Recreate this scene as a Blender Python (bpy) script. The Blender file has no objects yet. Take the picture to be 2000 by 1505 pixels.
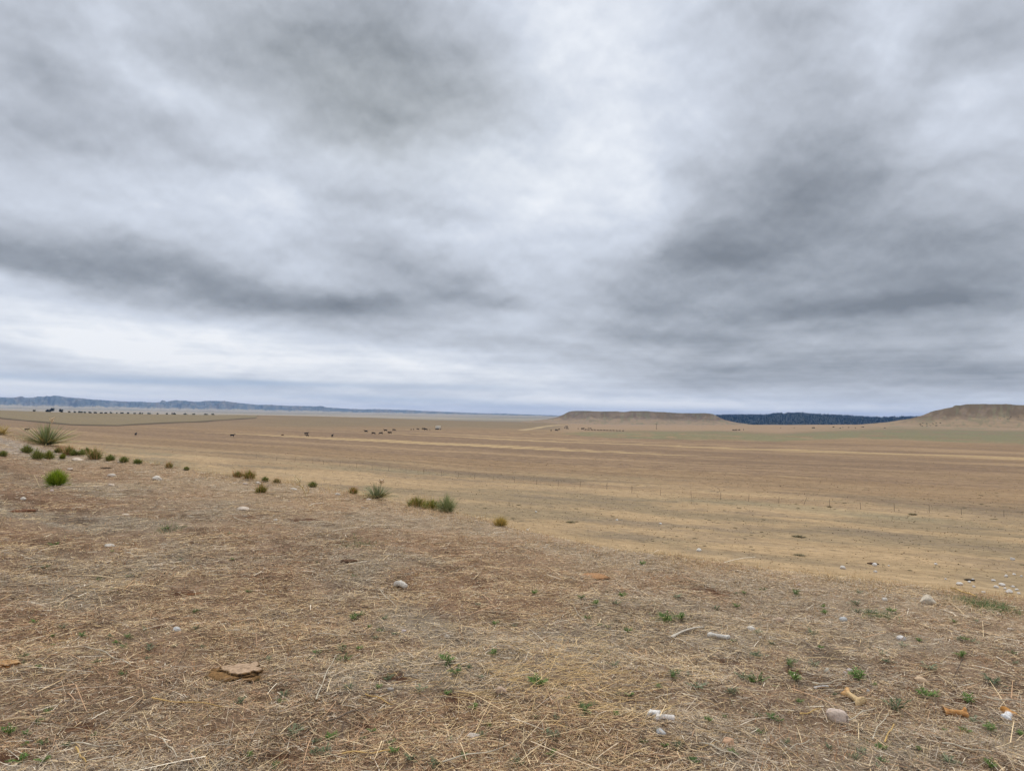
import bpy, bmesh, math, random
import numpy as np
from mathutils import Vector, Matrix, noise as mnoise, Euler

SC = bpy.context.scene
COL = SC.collection
RAD = math.radians

# ------------------------------------------------------------------ camera
F_PX, CX, CY = 1428.0, 1000.0, 752.5        # focal length and centre in photograph pixels
EZ = 1.62                                   # eye height above the knoll
FZ, RZ = 0.0441, 0.0165                     # upward pitch and roll of the hand held camera
Fv = Vector((0.0, math.sqrt(1 - FZ * FZ), FZ))
Rv = Vector((math.sqrt(1 - RZ * RZ), 0.0, RZ)); Rv = (Rv - Fv * Rv.dot(Fv)).normalized()
Uv = Rv.cross(Fv).normalized()
cam_d = bpy.data.cameras.new('camera'); cam = bpy.data.objects.new('camera', cam_d); COL.objects.link(cam)
cam_d.sensor_width = 36.0; cam_d.lens = 36.0 * F_PX / 2000.0
cam_d.clip_start = 0.05; cam_d.clip_end = 60000.0
M = Matrix((Rv, Uv, -Fv)).transposed().to_4x4(); M.translation = Vector((0, 0, EZ))
cam.matrix_world = M
SC.camera = cam

def ray(px, py):
    d = Fv + Rv * ((px - CX) / F_PX) - Uv * ((py - CY) / F_PX)
    return d.normalized()
def azel(px, py):
    d = ray(px, py)
    return math.atan2(d.x, d.y), math.asin(d.z)
def slope_at(px, py):                       # dz per horizontal metre along that sight line
    d = ray(px, py); return d.z / math.hypot(d.x, d.y)

SC.view_settings.view_transform = 'Standard'
SC.view_settings.look = 'None'
SC.view_settings.exposure = 0.0
SC.view_settings.gamma = 1.0
SC.cycles.max_bounces = 5
SC.cycles.diffuse_bounces = 3
SC.cycles.volume_bounces = 0
SC.cycles.use_denoising = True
SC.cycles.denoiser = 'OPENIMAGEDENOISE'; SC.cycles.denoising_prefilter = 'ACCURATE'; SC.cycles.denoising_input_passes = 'RGB_ALBEDO_NORMAL'

# ------------------------------------------------------------------ sun
SUN_AZ, SUN_EL = RAD(12), RAD(52)           # clouded sun, high and ahead of the camera
sd = bpy.data.lights.new('sun', 'SUN'); so = bpy.data.objects.new('sun', sd); COL.objects.link(so)
sd.energy = 1.5; sd.angle = RAD(10); sd.color = (1.0, 0.965, 0.91)
so.rotation_euler = Vector((-math.sin(SUN_AZ) * math.cos(SUN_EL), -math.cos(SUN_AZ) * math.cos(SUN_EL), -math.sin(SUN_EL))).to_track_quat('-Z', 'Y').to_euler()

# ------------------------------------------------------------------ world: overcast sky
def S(r, g, b, a=None):
    c = [(v / 255.0 / 12.92) if v / 255.0 <= 0.04045 else ((v / 255.0 + 0.055) / 1.055) ** 2.4 for v in (r, g, b)]
    return tuple(c) + ((1.0,) if a is None else (a,))

W = bpy.data.worlds.new('World'); SC.world = W; W.use_nodes = True
nt = W.node_tree; nt.nodes.clear()
def N(tree, typ, **kw):
    n = tree.nodes.new(typ)
    for k, v in kw.items(): setattr(n, k, v)
    return n
def mth(tree, op, a, b=None, c=None, clamp=False):
    n = N(tree, 'ShaderNodeMath', operation=op, use_clamp=clamp)
    for i, v in enumerate((a, b, c)):
        if v is None: continue
        if isinstance(v, (int, float)): n.inputs[i].default_value = v
        else: tree.links.new(v, n.inputs[i])
    return n.outputs[0]
def vmth(tree, op, a, b=None, scale=None):
    n = N(tree, 'ShaderNodeVectorMath', operation=op)
    for i, v in enumerate((a, b)):
        if v is None: continue
        if isinstance(v, (tuple, list)): n.inputs[i].default_value = v
        else: tree.links.new(v, n.inputs[i])
    if scale is not None: n.inputs['Scale'].default_value = scale
    return n.outputs['Value'] if op in ('DOT_PRODUCT', 'LENGTH') else n.outputs['Vector']
def noise_tex(tree, vec, scale, detail=4, rough=0.55, dist=0.0, lac=2.0, dim='3D'):
    n = N(tree, 'ShaderNodeTexNoise', noise_dimensions=dim)
    n.inputs['Scale'].default_value = scale; n.inputs['Detail'].default_value = detail
    n.inputs['Roughness'].default_value = rough; n.inputs['Distortion'].default_value = dist
    n.inputs['Lacunarity'].default_value = lac
    if vec is not None: tree.links.new(vec, n.inputs['Vector'])
    return n
def ramp(tree, fac, stops, interp='LINEAR'):
    n = N(tree, 'ShaderNodeValToRGB'); n.color_ramp.interpolation = interp
    e = n.color_ramp.elements
    while len(e) < len(stops): e.new(0.5)
    for el, (p, c) in zip(e, stops): el.position = p; el.color = c
    if fac is not None: tree.links.new(fac, n.inputs[0])
    return n.outputs[0]
def mapr(tree, v, a, b, c=0.0, d=1.0, smooth=True):
    n = N(tree, 'ShaderNodeMapRange', interpolation_type='SMOOTHSTEP' if smooth else 'LINEAR')
    tree.links.new(v, n.inputs[0])
    for i, x in zip((1, 2, 3, 4), (a, b, c, d)): n.inputs[i].default_value = x
    return n.outputs[0]
def mix(tree, fac, a, b, blend='MIX'):
    n = N(tree, 'ShaderNodeMix', data_type='RGBA', blend_type=blend)
    for s, v in ((n.inputs[0], fac), (n.inputs[6], a), (n.inputs[7], b)):
        if isinstance(v, (int, float)): s.default_value = v
        elif isinstance(v, tuple): s.default_value = v
        else: tree.links.new(v, s)
    return n.outputs[2]

tc = N(nt, 'ShaderNodeTexCoord')
DIR = tc.outputs['Generated']
sep = N(nt, 'ShaderNodeSeparateXYZ'); nt.links.new(DIR, sep.inputs[0])
u = mth(nt, 'MULTIPLY', mth(nt, 'ARCTAN2', sep.outputs[0], sep.outputs[1]), 57.29578)
v = mth(nt, 'MULTIPLY', mth(nt, 'ARCSINE', sep.outputs[2]), 57.29578)
# the cloud deck as a plane overhead: features shrink and flatten towards the horizon
zz = mth(nt, 'ADD', mth(nt, 'MAXIMUM', sep.outputs[2], 0.0), 0.16)
pc = N(nt, 'ShaderNodeCombineXYZ')
nt.links.new(mth(nt, 'DIVIDE', sep.outputs[0], zz), pc.inputs[0]); nt.links.new(mth(nt, 'DIVIDE', sep.outputs[1], zz), pc.inputs[1])
PL = pc.outputs[0]
uv = N(nt, 'ShaderNodeCombineXYZ'); nt.links.new(u, uv.inputs[0]); nt.links.new(v, uv.inputs[1])
vp = mth(nt, 'MAXIMUM', v, -2.0)
vc = mth(nt, 'MULTIPLY_ADD', mth(nt, 'LOGARITHM', mth(nt, 'MULTIPLY_ADD', vp, 0.4, 1.0), 2.718282), 6.0, mth(nt, 'MULTIPLY', vp, 0.55))
qc = N(nt, 'ShaderNodeCombineXYZ'); nt.links.new(mth(nt, 'MULTIPLY', u, 0.60), qc.inputs[0]); nt.links.new(vc, qc.inputs[1])
Q = qc.outputs[0]
# domain warp: billows, then wisps, smaller near the horizon
wamp = mapr(nt, v, 0.0, 14.0, 0.10, 1.0)
n1 = noise_tex(nt, uv.outputs[0], 0.10, 3, 0.5)
n2 = noise_tex(nt, Q, 0.20, 6, 0.55)
w1 = vmth(nt, 'MULTIPLY', vmth(nt, 'SUBTRACT', n1.outputs['Color'], (0.5, 0.5, 0.5)), (4.0, 3.0, 0.0))
w2 = vmth(nt, 'MULTIPLY', vmth(nt, 'SUBTRACT', n2.outputs['Color'], (0.5, 0.5, 0.5)), (6.5, 4.5, 0.0))
ws = N(nt, 'ShaderNodeVectorMath', operation='SCALE'); nt.links.new(vmth(nt, 'ADD', w1, w2), ws.inputs[0]); nt.links.new(wamp, ws.inputs['Scale'])
UV = vmth(nt, 'ADD', uv.outputs[0], ws.outputs['Vector'])

BASE_T = 0.63
CLOUDS = [  # centre (photo px), radii (px), slant (deg, right end down), weight: where the deck is thin (+) or thick (-)
    (1150, 230, 190, 380, -6, .24), (1240, 360, 40, 60, 0, .14), (1000, 480, 240, 130, 0, .08), (1070, 60, 160, 110, 0, .07), (1240, 200, 60, 90, 0, .08),
    (330, 190, 300, 48, 37, .20), (500, 300, 130, 40, 50, .10), (420, 420, 400, 70, 10, .12), (150, 60, 120, 60, 40, .06),
    (930, 330, 200, 80, 10, .08), (560, 60, 120, 70, 0, .04), (1870, 240, 170, 60, -38, .17), (1980, 240, 110, 90, 0, .06), (1720, 80, 70, 130, 10, .10),
    (1420, 250, 110, 70, 0, .05), (330, 660, 560, 48, 5, .26), (60, 620, 260, 55, 6, .10), (880, 705, 300, 38, 4, .18), (1010, 640, 60, 30, 0, .06), (1090, 760, 200, 30, 2, .12),
    (1690, 690, 320, 30, 3, .07), (1560, 796, 440, 11, .8, .30), (1850, 345, 120, 60, -20, .05), (300, 775, 900, 26, 1, .40), (200, 690, 420, 40, 3, .10), (1000, 740, 260, 24, 1, .08), (400, 700, 500, 30, 3, .12), (1100, 790, 260, 16, 1, .16),
    (740, 165, 370, 150, 2, -.38), (640, 60, 200, 90, 0, -.14), (800, 270, 200, 40, -4, -.10), (90, 25, 160, 60, 0, -.14),
    (130, 235, 240, 100, 8, -.26), (420, 300, 110, 42, 15, -.27), (40, 300, 120, 50, 0, -.10), (60, 120, 90, 60, 40, -.12),
    (330, 548, 430, 58, 11, -.34), (570, 588, 210, 40, 5, -.26), (60, 505, 190, 45, 14, -.30), (200, 545, 150, 40, 12, -.10), (850, 550, 180, 50, 10, -.34), (690, 596, 110, 26, 3, -.20), (770, 600, 140, 30, 5, -.16), (960, 590, 120, 34, 5, -.12),
    (700, 500, 160, 30, 12, -.10), (880, 425, 130, 30, 10, -.17), (640, 380, 100, 24, 10, -.10), (920, 655, 260, 30, 5, -.12), (1150, 690, 300, 30, 4, -.06),
    (1560, 410, 330, 140, -8, -.32), (1620, 350, 200, 90, -20, -.14), (1360, 510, 170, 50, 3, -.22), (1530, 570, 480, 100, 1, -.36), (1220, 590, 130, 40, 6, -.22), (1700, 640, 420, 60, 0, -.14),
    (1270, 655, 200, 28, 7, -.34), (1420, 660, 90, 16, 3, -.12), (1650, 610, 260, 26, -3, -.22), (1620, 648, 90, 16, 0, -.12), (1890, 640, 70, 20, 0, -.10), (1900, 540, 220, 120, -5, -.28), (1780, 700, 330, 40, 1, -.16), (1960, 90, 150, 110, 0, -.24), (1820, 170, 60, 70, 0, -.06),
    (1500, 60, 190, 110, 0, -.12), (1560, 180, 120, 130, 0, -.10), (1600, 735, 560, 46, 1, -.34), (1930, 735, 130, 40, 0, -.16), (1330, 755, 260, 14, 1, -.10),
    (940, 712, 50, 12, 8, -.12), (55, 655, 30, 9, 4, -.14), (90, 690, 120, 12, 0, -.12), (480, 695, 160, 14, 1, -.08),
]
def px_azel_deg(px, py):
    a, e = azel(px, py); return math.degrees(a), math.degrees(e)
DEG = math.degrees(1 / F_PX)
def blob(coords, cx, cy, rx, ry, rot, wgt, acc):
    m = N(nt, 'ShaderNodeMapping', vector_type='TEXTURE')
    a, e = px_azel_deg(cx, cy)
    k = math.cos(RAD(a)) ** 1.0
    m.inputs['Location'].default_value = (a, e, 0)
    m.inputs['Rotation'].default_value = (0, 0, -RAD(rot - 0.0))
    m.inputs['Scale'].default_value = (rx * DEG * k * k, ry * DEG * k, 1)
    nt.links.new(coords, m.inputs['Vector'])
    q_ = m.outputs[0]
    if wgt < 0:                                   # cloud bases are firmer than cloud tops
        qa = vmth(nt, 'ABSOLUTE', q_); qb = vmth(nt, 'MULTIPLY', q_, (1, 1.25, 0))
        va = N(nt, 'ShaderNodeVectorMath', operation='MULTIPLY_ADD'); nt.links.new(qa, va.inputs[0]); va.inputs[1].default_value = (0, -0.40, 0)
        nt.links.new(qb, va.inputs[2]); q_ = va.outputs[0]
    d = vmth(nt, 'DOT_PRODUCT', q_, q_)
    g = mth(nt, 'EXPONENT', mth(nt, 'MULTIPLY', d, -1.0))
    return mth(nt, 'MULTIPLY_ADD', g, wgt, acc)
acc = BASE_T
for c in CLOUDS: acc = blob(UV, *c, acc)
# broken texture of the deck, and long thin streaks low down
QW = vmth(nt, 'ADD', Q, vmth(nt, 'MULTIPLY', w2, (0.22, 0.30, 0)))
def billow(off, sc, det, rough): return noise_tex(nt, vmth(nt, 'ADD', QW, (0.0, off, 3.7)) if off else vmth(nt, 'ADD', QW, (0.0, 0.0, 3.7)), sc, det, rough).outputs[0]
for (sc_, det_, ro_, off_, ka, kb) in ((0.13, 6, 0.50, -1.4, .18, .62), (0.36, 7, 0.54, -0.5, .08, .42)):
    nA = billow(0.0, sc_, det_, ro_); nB = billow(off_, sc_, det_, ro_)
    acc = mth(nt, 'MULTIPLY_ADD', mth(nt, 'SUBTRACT', 0.5, nA), ka, acc)      # thick parts are darker
    acc = mth(nt, 'MULTIPLY_ADD', mth(nt, 'SUBTRACT', nB, nA), kb, acc)       # dark bases, bright crowns
stv = N(nt, 'ShaderNodeMapping'); stv.inputs['Scale'].default_value = (0.055, 0.95, 1); stv.inputs['Rotation'].default_value = (0, 0, RAD(0.9)); nt.links.new(uv.outputs[0], stv.inputs['Vector'])
st = noise_tex(nt, stv.outputs[0], 1.0, 5, 0.6)
stm = mapr(nt, v, 1.0, 11.0, 0.55, 0.0)
acc = mth(nt, 'ADD', acc, mth(nt, 'MULTIPLY', mth(nt, 'SUBTRACT', st.outputs[0], 0.5), stm))
tcl = mth(nt, 'ADD', acc, 0.0, clamp=True)
ccol = ramp(nt, tcl, [(0.0, S(126, 132, 140)), (0.22, S(155, 161, 170)), (0.45, S(185, 191, 201)), (0.7, S(212, 219, 231)), (0.9, S(235, 240, 248)), (1.0, S(247, 250, 255))])
# low clouds are seen through more air: warmer white where thin
lowm = mapr(nt, v, 1.5, 10.0, 1.0, 0.0)
ccol = mix(nt, mth(nt, 'MULTIPLY', lowm, 0.55), ccol, mix(nt, 1.0, ccol, (1.03, 1.0, 0.955, 1), 'MULTIPLY'))
# the thick cloud at upper left is a warmer grey
wb = blob(UV, 740, 190, 300, 130, 8, 1.0, 0.0)
ccol = mix(nt, mth(nt, 'MULTIPLY', wb, 0.7), ccol, mix(nt, 1.0, ccol, (1.01, 1.0, 0.93, 1), 'MULTIPLY'))
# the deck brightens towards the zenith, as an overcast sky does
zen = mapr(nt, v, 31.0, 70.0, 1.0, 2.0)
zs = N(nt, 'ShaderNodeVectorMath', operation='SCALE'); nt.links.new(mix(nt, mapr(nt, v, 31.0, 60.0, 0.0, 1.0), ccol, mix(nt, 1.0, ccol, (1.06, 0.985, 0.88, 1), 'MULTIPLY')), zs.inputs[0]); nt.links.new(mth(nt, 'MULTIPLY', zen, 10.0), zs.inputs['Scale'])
sky = N(nt, 'ShaderNodeTexSky', sky_type='NISHITA'); sky.sun_disc = False
sky.sun_elevation = SUN_EL; sky.sun_rotation = SUN_AZ; sky.altitude = 1200; sky.dust_density = 1.5
# cloud cover: complete overhead, with blue gaps in the bands above the left hand horizon
gap = 0.0
for c in [(220, 742, 420, 8, 0.5, .62), (560, 748, 260, 5, 0.5, .40), (700, 775, 260, 6, 1, .35), (250, 765, 500, 6, .8, .22), (1000, 792, 260, 8, 1, .35), (880, 755, 160, 6, 0, .3)]: gap = blob(uv.outputs[0], *c, gap)
gapn = mth(nt, 'MULTIPLY', gap, mapr(nt, st.outputs[0], 0.30, 0.62, 0.35, 1.0))
BLUE = mix(nt, 0.30, S(133, 163, 198), sky.outputs[0])
blu = N(nt, 'ShaderNodeVectorMath', operation='SCALE'); blu.inputs[0].default_value = S(146, 174, 206)[:3]; blu.inputs['Scale'].default_value = 10.0
thin = mix(nt, 0.06, blu.outputs[0], sky.outputs[0])
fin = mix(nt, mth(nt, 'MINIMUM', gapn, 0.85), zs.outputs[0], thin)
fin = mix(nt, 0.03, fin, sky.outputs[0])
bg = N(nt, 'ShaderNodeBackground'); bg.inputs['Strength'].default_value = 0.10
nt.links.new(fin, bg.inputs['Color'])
wo = N(nt, 'ShaderNodeOutputWorld'); nt.links.new(bg.outputs[0], wo.inputs[0])

W.cycles.sampling_method = 'MANUAL'; W.cycles.sample_map_resolution = 512

# ------------------------------------------------------------------ helpers
rng = np.random.default_rng(7)
random.seed(7)

def _hash(ix, iy, seed):
    n = (ix.astype(np.int64) * 374761393 + iy.astype(np.int64) * 668265263 + seed * 1442695041) & 0xFFFFFFFF
    n = ((n ^ (n >> 13)) * 1274126177) & 0xFFFFFFFF
    n = n ^ (n >> 16)
    return (n & 0xFFFFFF) / float(0xFFFFFF)
def vnoise(x, y, seed=0):
    x = np.asarray(x, float); y = np.asarray(y, float)
    ix = np.floor(x); iy = np.floor(y); fx = x - ix; fy = y - iy
    fx = fx * fx * fx * (fx * (fx * 6 - 15) + 10); fy = fy * fy * fy * (fy * (fy * 6 - 15) + 10)
    a = _hash(ix, iy, seed); b = _hash(ix + 1, iy, seed); c = _hash(ix, iy + 1, seed); d = _hash(ix + 1, iy + 1, seed)
    return (a * (1 - fx) + b * fx) * (1 - fy) + (c * (1 - fx) + d * fx) * fy
def fbm(x, y, oct=4, seed=0, gain=0.5):
    s = 0; a = 1; t = 0
    for o in range(oct):
        s = s + a * vnoise(x * 2 ** o + 17.3 * o, y * 2 ** o - 9.1 * o, seed + o); t += a; a *= gain
    return s / t
def sstep(a, b, x):
    t = np.clip((np.asarray(x, float) - a) / (b - a), 0, 1); return t * t * (3 - 2 * t)

def mesh_np(name, verts, faces, mat=None, colors=None, smooth=False, parent=None, link=True):
    """verts (n,3); faces (m,k) all the same size; colours per vertex (n,3) linear"""
    me = bpy.data.meshes.new(name)
    verts = np.asarray(verts, np.float32); faces = np.asarray(faces, np.int32)
    nf, k = faces.shape
    me.vertices.add(len(verts)); me.vertices.foreach_set('co', verts.ravel())
    me.loops.add(nf * k); me.loops.foreach_set('vertex_index', faces.ravel())
    me.polygons.add(nf)
    me.polygons.foreach_set('loop_start', np.arange(0, nf * k, k, dtype=np.int32))
    me.polygons.foreach_set('use_smooth', np.full(nf, smooth))
    me.update(calc_edges=True)
    if colors is not None:
        at_ = me.color_attributes.new('tone', 'FLOAT_COLOR', 'POINT')
        c4 = np.ones((len(verts), 4), np.float32); c4[:, :3] = colors
        at_.data.foreach_set('color', c4.ravel())
    if mat: me.materials.append(mat)
    if not link: return me
    o = bpy.data.objects.new(name, me); COL.objects.link(o)
    if parent: o.parent = parent
    return o
def tag(o, label=None, cat=None, group=None, kind=None):
    if label: o['label'] = label
    if cat: o['category'] = cat
    if group: o['group'] = group
    if kind: o['kind'] = kind
    return o
def empty(name, loc=(0, 0, 0), rz=0.0):
    o = bpy.data.objects.new(name, None); COL.objects.link(o)
    o.location = loc; o.rotation_euler = (0, 0, rz); o.empty_display_size = 0.1
    return o
def link_mesh(name, me, parent=None):
    o = bpy.data.objects.new(name, me); COL.objects.link(o)
    if parent: o.parent = parent
    return o
def copy_tree(o, parent=None):
    c = o.copy(); COL.objects.link(c)
    if parent: c.parent = parent
    for ch in list(o.children): copy_tree(ch, c)
    return c

def new_mat(name, rough=0.9, spec=0.15):
    m = bpy.data.materials.new(name); m.use_nodes = True
    t = m.node_tree; b = t.nodes['Principled BSDF']
    b.inputs['Roughness'].default_value = rough; b.inputs['Specular IOR Level'].default_value = spec
    return m, t, b
def attr_mat(name, rough=0.85, spec=0.12, var=0.25, scale=40.0, trans=0.0):
    """vertex tone multiplied by a fine mottling"""
    m, t, b = new_mat(name, rough, spec)
    a = N(t, 'ShaderNodeVertexColor', layer_name='tone')
    g = N(t, 'ShaderNodeNewGeometry')
    n = noise_tex(t, g.outputs['Position'], scale, 4, 0.6)
    f = mapr(t, n.outputs[0], 0.3, 0.7, 1 - var, 1 + var, False)
    sc_ = N(t, 'ShaderNodeVectorMath', operation='SCALE'); t.links.new(a.outputs['Color'], sc_.inputs[0]); t.links.new(f, sc_.inputs['Scale'])
    t.links.new(sc_.outputs[0], b.inputs['Base Color'])
    return m
def flat_mat(name, c, rough=0.7, spec=0.3, var=0.15, scale=8.0):
    m, t, b = new_mat(name, rough, spec)
    tc_ = N(t, 'ShaderNodeTexCoord')
    n = noise_tex(t, tc_.outputs['Object'], scale, 4, 0.6)
    lo = tuple(x * (1 - var) for x in c[:3]) + (1,); hi = tuple(min(1, x * (1 + var)) for x in c[:3]) + (1,)
    t.links.new(ramp(t, n.outputs[0], [(0.3, lo), (0.7, hi)]), b.inputs['Base Color'])
    return m

# ------------------------------------------------------------------ terrain
def az_of_px(px): return math.atan2((px - CX) / F_PX, 1.0)
PXS = np.array([-900, -300, 0, 100, 200, 300, 400, 500, 600, 720, 800, 900, 1000, 1100, 1200, 1300, 1500, 1700, 1850, 2000, 2300, 3000], float)
EDGE_Y = np.array([790, 818, 846, 868, 884, 905, 920, 935, 945, 968, 985, 1000, 1028, 1050, 1070, 1080, 1110, 1130, 1150, 1165, 1200, 1270], float)
EDGE_H = np.array([.30, .40, .55, .80, .92, 1.02, 1.10, 1.18, 1.24, 1.35, 1.40, 1.45, 1.52, 1.56, 1.60, 1.63, 1.68, 1.72, 1.76, 1.80, 1.85, 1.9], float)
_ea, _er, _eh = [], [], []
for x_, y_, h_ in zip(PXS, EDGE_Y, EDGE_H):
    a_, e_ = azel(x_, y_); tn = -math.tan(e_)
    if tn < 0.012: tn = 0.012
    _ea.append(a_); _er.append(min(h_ / tn, 26.0)); _eh.append(h_)
_ea, _er, _eh = map(np.array, (_ea, _er, _eh))
_ea = np.concatenate([[-math.pi], _ea, [math.pi]]); _er = np.concatenate([[26.], _er, [26.]]); _eh = np.concatenate([[1.2], _eh, [1.2]])
def edge_r(az): return np.interp(az, _ea, _er)
def edge_h(az): return np.interp(az, _ea, _eh)

# valley profile table: azimuth columns x radial nodes
CREST = [(-900, 797), (0, 797), (100, 802), (270, 806), (400, 807), (550, 808.5), (700, 812), (800, 816), (900, 820), (1000, 822), (1050, 822.5), (1080, 824), (1200, 830), (1300, 830.5), (1400, 829.5), (1500, 829), (1600, 828.5), (1700, 828), (1780, 828), (1900, 834), (2000, 836), (2900, 842)]
TAZ = np.linspace(-math.pi, math.pi, 1441)
TLR = np.linspace(math.log(20), math.log(15000), 500)
_cp = np.array([c[0] for c in CREST], float)
_cz = np.array([slope_at(x_, y_) for x_, y_ in CREST]) * 1100.0
_ca = np.array([az_of_px(p) for p in _cp])
_crest = np.interp(TAZ, _ca, _cz)
_left = 1 - sstep(az_of_px(1050), az_of_px(1250), TAZ)         # 1 on the open left side
_TZ = np.zeros((len(TAZ), len(TLR)))
for i in range(len(TAZ)):
    L = _left[i]; cz = _crest[i]
    r_n = [20, 60, 170, 350, 600, 1100, 1500, 2500, 4500, 7000, 9000, 15000]
    z_n = [-15, -15, -14.8, -11.3, -8.2, cz, cz - (10 * L + 2 * (1 - L)), -12 * L - 14 * (1 - L), -8 * L - 12 * (1 - L), 14 * L, 34 * L, 44 * L]
    _TZ[i] = np.interp(TLR, np.log(r_n), z_n)
k = np.exp(-0.5 * (np.arange(-24, 25) / 9.0) ** 2); k /= k.sum()
pad = np.pad(_TZ, ((0, 0), (24, 24)), 'edge')
_TZ = np.stack([np.convolve(pad[i], k, 'valid') for i in range(len(TAZ))])
k = np.exp(-0.5 * (np.arange(-20, 21) / 7.0) ** 2); k /= k.sum()
pad = np.pad(_TZ, ((20, 20), (0, 0)), 'edge')
_TZ = np.stack([np.convolve(pad[:, j], k, 'valid') for j in range(len(TLR))], axis=1)
def valley(az, r):
    fi = np.clip((az + math.pi) / (2 * math.pi) * (len(TAZ) - 1), 0, len(TAZ) - 1.001)
    fj = np.clip((np.log(np.maximum(r, 1.0)) - TLR[0]) / (TLR[-1] - TLR[0]) * (len(TLR) - 1), 0, len(TLR) - 1.001)
    i = fi.astype(int); j = fj.astype(int); di = fi - i; dj = fj - j
    return ((_TZ[i, j] * (1 - di) + _TZ[i + 1, j] * di) * (1 - dj) + (_TZ[i, j + 1] * (1 - di) + _TZ[i + 1, j + 1] * di) * dj)
def terrain(x, y):
    x = np.asarray(x, float); y = np.asarray(y, float)
    az = np.arctan2(x, y); r = np.hypot(x, y)
    re = edge_r(az); he = edge_h(az)
    s = np.clip((r - 2.2) / np.maximum(re - 2.2, 1.0), 0, 1) ** 1.25
    zk = -(EZ + (he - EZ) * s)
    bump = (fbm(x * 0.9, y * 0.9, 3, 3) - 0.5) * 0.10 + (fbm(x * 3.1, y * 3.1, 4, 5) - 0.5) * 0.085
    zk = zk + bump * sstep(60, 25, r) * (1 - 0.75 * sstep(0.72, 0.95, r / re)) + 0.02 * sstep(0.7, 1.0, r / re)
    zf = -he - 0.40 * (r - re * 1.0)
    kk = 0.05
    m = np.minimum(zk, zf); zh = m - kk * np.log1p(np.exp(-np.abs(zk - zf) / kk))
    zv = valley(az, r) + (fbm(x / 45.0, y / 45.0, 3, 11) - 0.5) * 0.9 * sstep(50, 150, r)
    d = zh - zv; kv = 0.5
    z = np.maximum(zh, zv) + kv * np.log1p(np.exp(-np.clip(np.abs(d) / kv, 0, 40)))
    return z + EZ
def th(x, y): return float(terrain(np.array([x]), np.array([y]))[0])
_RR = np.exp(np.linspace(math.log(1.5), math.log(12000), 6000))
def at(px, py, low=False):
    """the ground point that is seen at that place of the photograph"""
    d = ray(px, py); hl = math.hypot(d.x, d.y); ux, uy, sl = d.x / hl, d.y / hl, d.z / hl
    z = terrain(ux * _RR, uy * _RR); zr = EZ + sl * _RR
    hit = np.nonzero(z >= zr)[0]
    re = float(edge_r(math.atan2(ux, uy)))
    if not low and py > np.interp(px, PXS, EDGE_Y) - 12 and (len(hit) == 0 or _RR[hit[0]] > re * 0.99):
        r = re * 0.985; return Vector((ux * r, uy * r, th(ux * r, uy * r)))
    if len(hit) == 0: i = len(_RR) - 1
    else: i = hit[0]
    if i == 0: r = _RR[0]
    else:
        a0 = zr[i - 1] - z[i - 1]; a1 = zr[i] - z[i]
        r = _RR[i - 1] + (_RR[i] - _RR[i - 1]) * (a0 / (a0 - a1) if a0 != a1 else 0)
    return Vector((ux * r, uy * r, th(ux * r, uy * r)))
_=0
def mpp(p): return p.xy.length / F_PX * 1.0      # metres per photograph pixel there (sight line nearly level)
def span(p):                                      # same, using depth along the view axis
    return max((p - Vector((0, 0, EZ))).dot(Fv), 0.5) / F_PX

# field layout: fence line and the streaks of stubble run parallel to each other
FP1, FP2 = at(611, 905), at(1961, 1002)
FD = (FP2 - FP1).xy.normalized(); FNv = Vector((-FD.y, FD.x))
if FNv.y < 0: FNv = -FNv
# boundary (dark line) between the olive pasture and the ploughed land at left
BND = [(-300, 800), (0, 816.5), (60, 822), (140, 829), (230, 831), (300, 827), (400, 823), (500, 816), (560, 811)]
_bp = [at(*b) for b in BND]
_ba = np.array([math.atan2(p.x, p.y) for p in _bp]); _br = np.array([p.xy.length for p in _bp])
G1 = [(1080, 846), (1160, 853), (1260, 857), (1400, 858), (1520, 862), (1640, 857), (1760, 858), (2000, 868)]
G2 = [(1080, 846), (1160, 843), (1260, 842), (1400, 842), (1520, 848), (1640, 842), (1760, 838), (2000, 842)]
_g1 = [at(*b) for b in G1]; _g2 = [at(*b) for b in G2]
_g1a = np.array([math.atan2(p.x, p.y) for p in _g1]); _g1r = np.array([p.xy.length for p in _g1])
_g2a = np.array([math.atan2(p.x, p.y) for p in _g2]); _g2r = np.array([p.xy.length for p in _g2])
TRK = [at(1020, 840), at(1050, 835.5), at(1075, 831), at(1105, 829.5)]

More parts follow.
